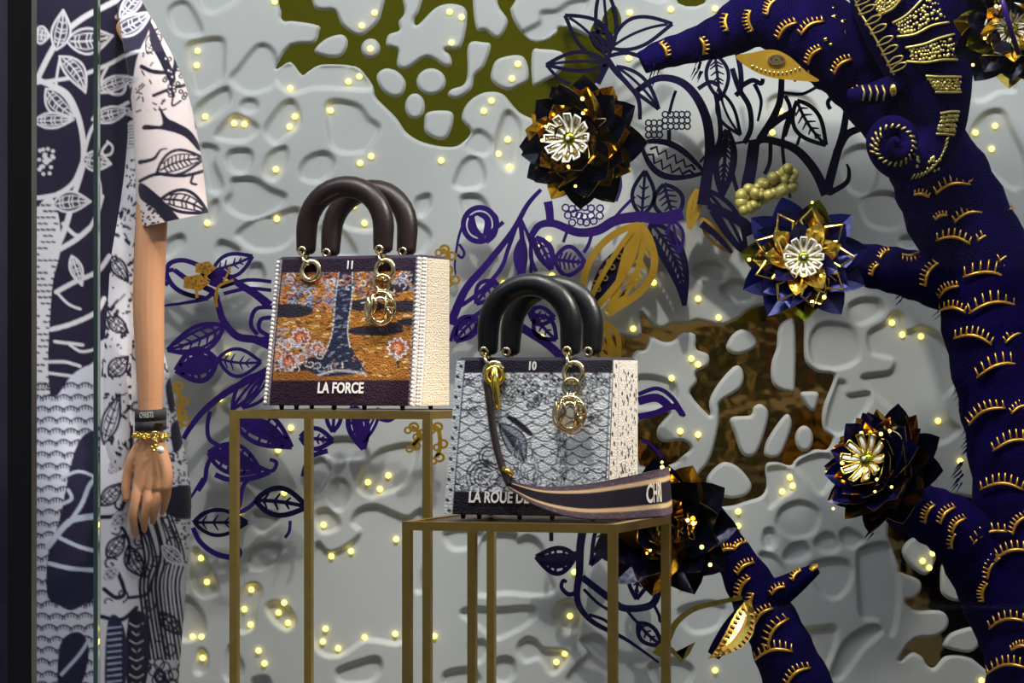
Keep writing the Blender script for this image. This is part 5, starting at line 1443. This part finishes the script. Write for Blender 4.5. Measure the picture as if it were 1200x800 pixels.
# ------------------------------------------------------------------ mannequin: arm and hand in one body mesh, printed coat as clothing
MY = 0.39
man = empty('mannequin', (P(75, 0, 0.5).x, 0.5, 0.0), 'skin-coloured mannequin in a navy and white printed coat, arm hanging down', 'mannequin')
sk = MB()


def limb(pts):
    """overlapping balls along a path of (px, py, radius px, dY) - fused later into one skin"""
    q = crom(pts, 8)
    L = 0
    for i in range(len(q) - 1):
        a, b = q[i], q[i + 1]; n = max(int(np.linalg.norm(a[:2] - b[:2]) / (0.14 * max(a[2], 2))), 1)
        for k in range(n):
            c = a + (b - a) * k / n
            sk.ball(P(c[0], c[1], MY + c[3] * 0.00124), c[2] * 0.00124, 16, 12)
    c = q[-1]; sk.ball(P(c[0], c[1], MY + c[3] * 0.00124), c[2] * 0.00124, 16, 12)


limb([(146, 34, 10, 78), (166, 66, 14, 22), (177, 120, 17.5, 2), (180, 190, 17.5, 0), (178, 250, 18.5, 0), (176, 300, 18.5, 0), (174, 350, 18.5, 0), (175, 400, 17.5, 0), (176, 440, 16, 0), (176, 475, 14.5, 0), (177, 500, 14.5, 0), (178, 515, 15.5, 0)])
limb([(75, 20, 30, 122), (112, 24, 16, 118), (146, 34, 10, 78)])                    # shoulder inside the coat
limb([(75, 20, 42, 122), (75, 120, 46, 124), (75, 230, 42, 124), (72, 340, 48, 124)])
limb([(75, -60, 26, 120), (75, -100, 25, 120), (75, -20, 30, 120)])
for k, (x0, x1) in enumerate(((168, 164), (176, 174), (185, 185), (192, 193))):          # palm
    limb([(177, 505, 12, 0), ((x0 + 176) / 2, 528, 12, -2), (x0, 552, 10.5, -3), (x1, 570, 8.4, -4)])
limb([(163, 562, 6.6, -4), (159, 583, 5.9, -8), (156, 602, 5.3, -7), (157, 616, 4.6, -3), (159, 627, 3.4, 1)])      # index
limb([(174, 566, 6.2, -4), (172.5, 587, 5.6, -8), (169.5, 604, 5.0, -6), (169, 615, 4.2, -2), (169, 621, 3.2, 2)])      # middle
limb([(185, 564, 6.0, -2), (184.5, 583, 5.4, -6), (181.5, 598, 4.8, -4), (180, 607, 4.0, 0), (179, 612, 3.1, 4)])      # ring
limb([(194.5, 558, 5.8, 1), (196, 575, 5.0, -2), (193.5, 589, 4.4, 0), (191.5, 597, 3.7, 4), (190, 601, 2.9, 6)])        # little
limb([(166, 522, 9, 0), (156, 538, 7.6, 1), (150, 556, 6.4, 2), (147.5, 572, 5.6, 1), (148, 584, 4.4, 0)])           # thumb
me0 = sk.mesh('body'); tmp = bpy.data.objects.new('body', me0); COL.objects.link(tmp)
md = tmp.modifiers.new('r', 'REMESH'); md.mode = 'VOXEL'; md.voxel_size = 0.0015; md.use_smooth_shade = True
ms = tmp.modifiers.new('s', 'SMOOTH'); ms.factor = 0.5; ms.iterations = 4
dg = bpy.context.evaluated_depsgraph_get()
me = bpy.data.meshes.new_from_object(tmp.evaluated_get(dg)); COL.objects.unlink(tmp); bpy.data.objects.remove(tmp)
me.polygons.foreach_set('use_smooth', np.ones(len(me.polygons), dtype=bool))
me.materials.clear(); obj('body', me, M['skin'], man)

# --- the print of the coat, painted line by line
NAVY, WHT, BLU = (27, 21, 46), (204, 199, 202), (176, 182, 200)
rd = random.Random(21)
C = Canvas(-60, -60, 260, 860, 1.0, NAVY)


def pleaf(b, t, w, base, line, bend=0, lw=2.4, veins=6, inner=True, canvas=None):
    cv = canvas or C
    mid, l, r, nrm = leaf_geo(b, t, w, bend, 13)
    cv.fill(list(map(tuple, l)) + list(map(tuple, r[::-1])), base, 1)
    cv.stroke(list(map(tuple, l)), lw, line, 2); cv.stroke(list(map(tuple, r)), lw, line, 2)
    cv.stroke(list(map(tuple, mid[1:-1])), lw * 0.7, line, 1)
    if inner:
        cv.stroke(list(map(tuple, (mid + (l - mid) * 0.62)[2:-2])), lw * 0.5, line, 1); cv.stroke(list(map(tuple, (mid + (r - mid) * 0.62)[2:-2])), lw * 0.5, line, 1)
    for k in range(veins):
        i = 2 + int(8 * k / max(veins - 1, 1))
        for s in (l, r): cv.stroke([tuple(mid[i]), tuple(mid[i] + (s[min(i + 1, 12)] - mid[i]) * 0.55)], lw * 0.55, line, 1)


def plash(cx, cy, w, line, cv=None, rot=0, n=6, lw=1.7):
    cv = cv or C; c, s = math.cos(R(rot)), math.sin(R(rot))
    T = lambda x, y: (cx + x * c - y * s, cy + x * s + y * c)
    cv.stroke([T(w * (t - .5), -w * .22 * math.sin(math.pi * t)) for t in (0, .25, .5, .75, 1)], lw, line, 3)
    for k in range(n):
        t = (k + .5) / n; x = w * (t - .5); y = -w * .22 * math.sin(math.pi * t)
        cv.stroke([T(x, y), T(x * 1.05, y + w * 0.26)], lw * .9, line, 1)


# upper left: pale tree on navy
C.fill([(40, 245), (58, 230), (68, 250), (71, 290), (62, 330), (58, 380), (56, 430), (58, 480), (36, 480), (20, 400), (20, 250)], WHT)
for j in range(34):
    y = 240 + j * 7.2
    for i in range(5): C.stroke([(36 + i * 6.2 + (j % 2) * 3, y), (39.5 + i * 6.2 + (j % 2) * 3, y + 0.6)], 2.2, NAVY, 1) if rd.random() < .8 else None
for p, w in (([(62, 300), (76, 268), (88, 225), (98, 186), (94, 145), (80, 112), (60, 100), (40, 92)], 6.5), ([(40, 232), (66, 228), (86, 214), (96, 192)], 5.5), ([(42, 97), (88, 90), (126, 76), (152, 62), (172, 58)], 4.6),
             ([(44, 92), (58, 64), (72, 42), (96, 22), (122, 8), (150, -6)], 6.5), ([(126, 78), (119, 94), (128, 108), (142, 110), (147, 102), (142, 97)], 3.4), ([(98, 182), (108, 150), (126, 134), (150, 120)], 4), ([(74, 262), (90, 276), (104, 268), (114, 250), (120, 230)], 4.5),
             ([(70, 292), (90, 280), (104, 268)], 6), ([(66, 342), (88, 330), (114, 318), (128, 300)], 5.5), ([(60, 386), (85, 379), (112, 366), (122, 350)], 5.5), ([(66, 342), (80, 356), (94, 362)], 3), ([(64, 400), (80, 402), (97, 404)], 3.6), ([(82, 404), (96, 412), (114, 408)], 3.2),
             ([(56, 424), (76, 424), (94, 429)], 3.6), ([(56, 437), (80, 440), (98, 444)], 3.4), ([(50, 468), (66, 466), (74, 470)], 3.4), ([(98, 186), (112, 200), (118, 226), (112, 250)], 3.4), ([(126, 168), (120, 176), (122, 182), (130, 180), (132, 172), (126, 166)], 2.8), ([(70, 70), (66, 100), (76, 110)], 3)):
    C.stroke(p, w, WHT, 6)
for b, t, w, bd in (((78, 48), (132, 42), 15, 3), ((66, 58), (74, 12), 11, 2), ((40, 40), (58, 42), 10, 0), ((70, 66), (100, 108), 11, -5), ((54, 104), (88, 136), 12, 4), ((40, 142), (86, 140), 9, 0), ((108, 140), (152, 128), 9, 0), ((96, 186), (130, 192), 11, 0), ((62, 240), (106, 236), 12, -2), ((84, 300), (96, 334), 7, 0), ((136, 20), (176, 12), 10, 2), ((112, 108), (160, 92), 8, -3)):
    pleaf(b, t, w, (52, 46, 66), WHT, bd, 2.6)
for k in range(26): C.dot(54 + rd.uniform(-9, 9), 190 + rd.uniform(-16, 14), 2.4, 2.2, WHT)
# lower left: scaled trunk with lashes
C.fill([(20, 478), (60, 470), (84, 440), (104, 428), (116, 430), (116, 520), (112, 505), (96, 512), (84, 540), (74, 590), (64, 628), (56, 660), (62, 700), (84, 715), (110, 700), (116, 705), (116, 860), (20, 860)], (196, 196, 206))
for j in range(30):
    y = 452 + j * 13.5
    for i in range(6):
        x = 32 + i * 17 + (j % 2) * 8.5
        if x > 112: continue
        plash(x, y + rd.uniform(-1, 1), 17, (30, 30, 56), n=5, lw=1.8)
C.fill([(96, 516), (112, 508), (114, 560), (114, 640), (112, 700), (80, 706), (56, 700), (56, 650), (64, 632), (72, 600), (80, 560)], (28, 26, 52))
for p, w in (([(56, 640), (80, 612), (100, 606), (116, 604)], 7), ([(80, 614), (96, 590), (104, 570), (112, 560)], 5), ([(70, 630), (92, 640), (114, 646)], 4.5), ([(58, 660), (84, 666), (116, 668)], 5), ([(72, 560), (92, 552), (110, 558)], 3.5), ([(74, 590), (84, 584), (80, 574)], 4)):
    C.stroke(p, w, BLU, 5)
C.fill([(70, 756), (92, 740), (104, 760), (96, 800), (70, 820)], (28, 26, 52)); C.stroke([(72, 790), (92, 768), (104, 750)], 4, BLU)
# right lower: dark line drawing on white
C.fill([(117, 400), (160, 380), (240, 380), (240, 860), (117, 860)], (208, 204, 210), 1)
for b, t, w, bd in (((122, 520), (138, 460), 11, 2), ((118, 592), (144, 566), 9, 0), ((126, 654), (146, 626), 9, 0), ((120, 440), (150, 420), 11, 0), ((136, 410), (152, 396), 8, 0), ((150, 640), (170, 676), 10, 3), ((186, 718), (214, 744), 8, 0)):
    pleaf(b, t, w, (208, 204, 210), (30, 24, 54), bd, 3)
for p, w in (([(118, 606), (140, 600), (152, 560), (154, 500)], 5), ([(136, 612), (146, 622), (152, 640), (150, 660)], 4), ([(122, 690), (136, 700), (146, 694), (138, 670)], 5), ([(118, 722), (142, 726), (160, 712)], 5), ([(152, 700), (172, 696), (178, 680)], 4)): C.stroke(p, w, (30, 24, 54), 5)
for i in range(11):
    x = 166 + i * 4.6; C.stroke([(x - 8 + rd.uniform(-3, 3), 606), (x + 4, 650 + rd.uniform(-8, 8)), (x - 2, 690), (x + 10, 772)], rd.uniform(1.8, 3.8), (28, 22, 50), 5)
for i in range(420):
    x, y = rd.uniform(194, 228), rd.uniform(430, 660)
    if 595 > y > 575 and x < 226: continue
    C.dot(x, y, rd.uniform(.8, 2), rd.uniform(.8, 1.8), (34, 28, 56))
C.fill([(188, 576), (226, 570), (226, 606), (196, 602)], (26, 22, 44)); C.fill([(194, 452), (204, 440), (206, 470), (200, 484)], (26, 22, 44)); C.fill([(200, 500), (212, 492), (214, 520), (204, 530)], (26, 22, 44))
C.fill([(150, 726), (170, 720), (176, 760), (168, 810), (150, 820)], (26, 22, 46)); C.fill([(126, 730), (140, 724), (150, 760), (144, 812), (124, 812)], (40, 36, 66))
for k in range(12): C.stroke([(126, 736 + k * 7), (142, 734 + k * 7)], 1.8, BLU, 1)
for k in range(8): C.stroke([(152 + (k % 2) * 3, 730 + k * 10), (160, 734 + k * 10), (168 - (k % 2) * 3, 730 + k * 10)], 1.6, (190, 186, 196), 3)
for k in range(30):
    x, y = rd.uniform(176, 214), rd.uniform(760, 830); C.stroke(ell(x, y, 6, 7, 6), 2, (30, 24, 54), 2, closed=True)
for i in range(46):
    x, y = rd.uniform(118, 205), rd.uniform(395, 790); a_ = rd.uniform(0, 6.28); r_ = rd.uniform(4, 9)
    C.stroke(spiral(x, y, 1.5, r_, math.degrees(a_), rd.uniform(.5, 1.1), 8), rd.uniform(1.8, 3), (34, 28, 58), 2)
for b, t, w in (((150, 470), (130, 440), 8), ((126, 556), (150, 530), 8), ((150, 600), (128, 618), 7), ((128, 480), (150, 500), 8), ((190, 640), (216, 662), 8), ((160, 590), (186, 604), 7), ((120, 680), (140, 664), 7)):
    pleaf(b, t, w, (60, 54, 84), (208, 204, 210), 0, 2, canvas=C)
# body of the coat
rows = np.linspace(-56, 850, 620)
ky = [-60, 0, 100, 200, 260, 350, 440, 500, 540, 580, 650, 800, 860]; kx = [150, 160, 162, 160, 164, 176, 198, 208, 218, 224, 221, 211, 208]
edge = np.interp(rows, ky, kx); edge = np.convolve(np.pad(edge, 12, 'edge'), np.ones(25) / 25, 'valid')
th = np.concatenate([np.linspace(-40, 100, 230), np.linspace(108, 312, 24)])
TH, RW = np.meshgrid(np.radians(th), rows); HWd = (edge - 75)[:, None]
fold = 1 + 0.03 * np.sin(TH * 9 + RW * 0.004) * np.clip((RW - 250) / 250, 0, 1)
PX = 75 + HWd * fold * np.sin(TH); YY = 0.545 - (HWd * 0.00124 * 0.86) * fold * np.cos(TH)
s_ = (D + YY) / F
V = np.stack([(PX - CX) * s_, YY, ZC + (HY - RW) * s_], -1).reshape(-1, 3)
ct = obj('coat', mesh_np('coat', V, grid_faces(len(rows), len(th), True), uvcol=C.sample(PX, RW).reshape(-1, 3)), M['print'], man)
tag(ct, 'navy and white tree-printed coat')


def coat_y(x, y):
    h = np.interp(y, rows, edge) - 75
    return 0.545 - h * 0.00124 * 0.86 * math.sqrt(max(1 - ((x - 75) / h) ** 2, 0.04)) + 0.004 + 0.012 * min(max((y - 520) / 70, 0), 1)


def row_tube(name, rws, cv, m, parent, Yc, dfac, nth, nrow, a0=-105, a1=105):
    """tube given by left/right pixel points per row"""
    q = np.array(crom([(*l, *r) for l, r in rws], 20)); u = np.linspace(0, len(q) - 1, nrow); q = np.stack([np.interp(u, np.arange(len(q)), q[:, k]) for k in range(4)], 1)
    t = np.radians(np.concatenate([np.linspace(a0, a1, nth), np.linspace(a1 + 12, a0 + 348, 12)]))
    c = (q[:, :2] + q[:, 2:]) / 2; h = (q[:, 2:] - q[:, :2]) / 2; hw = np.linalg.norm(h, axis=1)
    px = c[:, :1] + h[:, :1] * np.sin(t); py = c[:, 1:] + h[:, 1:] * np.sin(t); yy = np.array([Yc(*k) for k in c])[:, None] - hw[:, None] * 0.00124 * dfac * np.cos(t)
    s = (D + yy) / F; v = np.stack([(px - CX) * s, yy, ZC + (HY - py) * s], -1).reshape(-1, 3)
    o = obj(name, mesh_np(name, v, grid_faces(nrow, len(t), True), uvcol=cv.sample(px, py).reshape(-1, 3)), m, parent)
    return o


# sleeve
CRM, NV = (226, 208, 204), (26, 20, 44)
S = Canvas(100, -60, 260, 290, 0.8, CRM)
S.fill([(100, -60), (170, -60), (178, 20), (160, 70), (152, 120), (140, 150), (100, 150)], NAVY)
for b, t, w in (((130, 40), (178, 14), 11), ((120, 100), (162, 92), 9), ((140, 20), (170, -20), 9)): pleaf(b, t, w, (52, 46, 66), WHT, 2, 2.4, canvas=S)
S.stroke([(126, 78), (150, 64), (172, 58)], 4, WHT)
for i in range(90):
    x, y = rd.uniform(150, 196), rd.uniform(30, 130)
    if x > 176 + (y - 30) * .2 or x < 190 - (y) * .35: continue
    S.stroke([(x, y), (x + rd.uniform(-5, 5), y + rd.uniform(-5, 5))], 1.8, rd.choice([NV, WHT, NV]), 2)
pleaf((172, 62), (190, 30), 8, CRM, NV, 0, 2, canvas=S)
S.fill([(176, 26), (184, 40), (200, 76), (206, 92), (200, 98), (186, 70), (176, 50)], NV)
S.stroke([(166, 78), (180, 84), (200, 84), (214, 76)], 5, NV); S.stroke([(200, 40), (206, 70), (200, 100), (203, 112)], 5, NV); S.stroke([(180, 112), (200, 104), (216, 100)], 4, NV)
for k in range(22): x, y = 204 + rd.uniform(-12, 14), 92 + rd.uniform(-26, 24); S.dot(x, y, 3, 3, NV); S.dot(x, y, 1.2, 1.2, CRM)
S.stroke([(222, 84), (226, 112), (230, 150)], 2.4, NV); S.stroke([(203, 112), (202, 124), (212, 118)], 2.4, NV)
S.fill([(186, 124), (196, 138), (208, 144), (224, 154), (236, 174), (232, 176), (216, 160), (190, 152), (168, 152), (170, 146), (190, 146)], NV)
S.stroke([(164, 190), (180, 186), (188, 176), (196, 174)], 5, NV, taper=True)
pleaf((184, 202), (240, 186), 14, CRM, NV, -5, 3.4, 8, canvas=S); S.stroke([(164, 212), (184, 204), (214, 206), (240, 200)], 4, NV); S.stroke([(226, 206), (224, 214), (230, 216)], 3, NV)
S.fill([(164, 214), (182, 226), (196, 240), (212, 260), (196, 262), (180, 244), (164, 232)], NV)
pleaf((188, 234), (244, 250), 13, CRM, NV, -6, 4, 6, canvas=S)
for k in range(50): x, y = rd.uniform(162, 190), rd.uniform(236, 268); S.dot(x, y, 1.4, 1.4, NV)
row_tube('sleeve', [((128, -50), (150, -55)), ((134, -10), (164, -4)), ((142, 40), (190, 42)), ((150, 90), (213, 88)), ((156, 140), (227, 136)), ((158, 190), (236, 184)), ((160, 235), (241, 224)), ((162, 267), (244, 249))], S, M['print'], man, lambda x, y: 0.545 - (0.155 * np.clip((y + 20) / 80, 0.2, 1)), 0.8, 120, 260)

# rolled front edge of the coat
E = Canvas(90, 100, 190, 620, 0.8, (200, 196, 202))
for i in range(520):
    x, y = rd.uniform(112, 170), rd.uniform(120, 610)
    k = rd.random()
    if k < .5: E.stroke([(x, y), (x + rd.uniform(-7, 7), y + rd.uniform(-7, 7))], rd.uniform(1.6, 4.4), NV, 2)
    elif k < .7: E.dot(x, y, 1.3, 1.3, NV)
    else: E.stroke([(x, y), (x + rd.uniform(-4, 4), y + rd.uniform(-10, 10))], rd.uniform(2, 4), WHT, 2)
E.fill([(150, 146), (164, 142), (166, 176), (152, 178)], (206, 200, 204)); E.fill([(145, 182), (163, 180), (160, 222), (146, 224)], (206, 200, 204))
for i in range(26): E.dot(rd.uniform(148, 162), rd.uniform(186, 222), 1.4, 1.4, NV)
for k in range(8): E.stroke([(148, 148 + k * 3.6), (164, 146 + k * 3.6)], 1, NV, 1)
for b, t, w in (((120, 520), (140, 462), 10), ((128, 440), (150, 418), 10), ((126, 372), (150, 390), 8), ((130, 300), (150, 330), 8)): pleaf(b, t, w, (206, 200, 206), NV, 0, 2.8, canvas=E)
row_tube('coat_edge', [((138, 128), (160, 126)), ((138, 150), (167, 146)), ((136, 190), (164, 190)), ((130, 240), (160, 240)), ((120, 300), (157, 300)), ((117, 360), (157, 360)), ((116, 420), (154, 420)), ((117, 470), (154, 470)), ((121, 530), (151, 530)), ((128, 575), (144, 575)), ((134, 600), (138, 600))], E, M['print'], man, coat_y, 0.55, 60, 300, -100, 100)

# ------------------------------------------------------------------ bracelets on the wrist
def wrist(y, rpx, tilt=0.0, n=28):
    return [P(176.5 + rpx * math.cos(a), y + tilt * math.cos(a) + 1.2 * math.sin(a), MY - rpx * 0.00124 * math.sin(a)) for a in np.linspace(0, 2 * math.pi, n, endpoint=False)]


wb_ = empty('woven_bracelet', P(176, 490, MY), 'dark woven wrap bracelet with grey lettering on the mannequin wrist', 'bracelet')
for y0, y1, nm in ((479, 492, 'lettered_band'), (492, 504, 'plain_band')):
    a, b = wrist(y0, 18.6, -1.0), wrist(y1, 18.8, -1.0); n = len(a); ax = P(176.5, 490, MY)
    ia = [p + (Vector((ax.x, ax.y, p.z)) - p) * 0.1 for p in a]; ib = [p + (Vector((ax.x, ax.y, p.z)) - p) * 0.1 for p in b]
    f = []
    for i in range(n):
        k = (i + 1) % n; f += [(i, k, n + k, n + i), (2 * n + k, 2 * n + i, 3 * n + i, 3 * n + k), (i, 2 * n + i, 2 * n + k, k), (n + i, n + k, 3 * n + k, 3 * n + i)]
    MB().add(a + b + ia + ib, f).build(nm, M['band'], wb_)
me, a = text_mesh('CHRISTIAN', 0.0115, 0.0003, 0.5, 0.0003)
r_ = 18.9 * 0.00124; c0 = P(176.5, 486, MY)
ang = a[:, 0] / r_; v = np.stack([c0.x + np.sin(ang) * (r_ + a[:, 2]), c0.y - np.cos(ang) * (r_ + a[:, 2]), c0.z + a[:, 1] + 0.0012 * np.sin(ang)], -1)
me.vertices.foreach_set('co', v.astype(np.float32).ravel()); me.update()
tag(obj('lettering', me, M['grey'], wb_), 'grey woven capital letters')
q = wrist(498, 19.2); bk = MB(); bk.box(P(186, 498, MY - 0.0226), (0.0058, 0.001, 0.0028)); bk.build('metal_tag', M['brassdark'], wb_, smooth=False)
gb = empty('gold_chain_bracelet', P(176, 512, MY), 'gold chain bracelet with a ring and hanging pearl on the mannequin wrist', 'bracelet')
ln = wrist(510, 19.6, 0.5, 30)
for i, p in enumerate(ln):
    d = (ln[(i + 1) % 30] - ln[i - 1]).normalized(); out = (p - P(176.5, 510, MY)).normalized()
    MB().ring(p, 0.0036, 0.0013, (out if i % 2 else (out + Vector((0, 0, 1.2)))), 10, 5).build('chain_link', GO, gb)
MB().ring(P(182, 511, MY - 0.0275), 0.0062, 0.0016, (0.1, -1, 0), 18, 6).build('ring', M['pale'], gb)
MB().ball(P(188, 527, MY - 0.0275), 0.0056, 14, 10).build('pearl', M['pearl'], gb)
mb = MB()
for x, y in ((178, 524), (182, 522), (180, 528), (184, 526)): mb.ball(P(x, y, MY - 0.0275), 0.0028, 8, 6)
mb.tube([P(183, 516, MY - 0.028), P(186, 521, MY - 0.028)], 0.001, 5); mb.build('gold_charm', GO, gb)
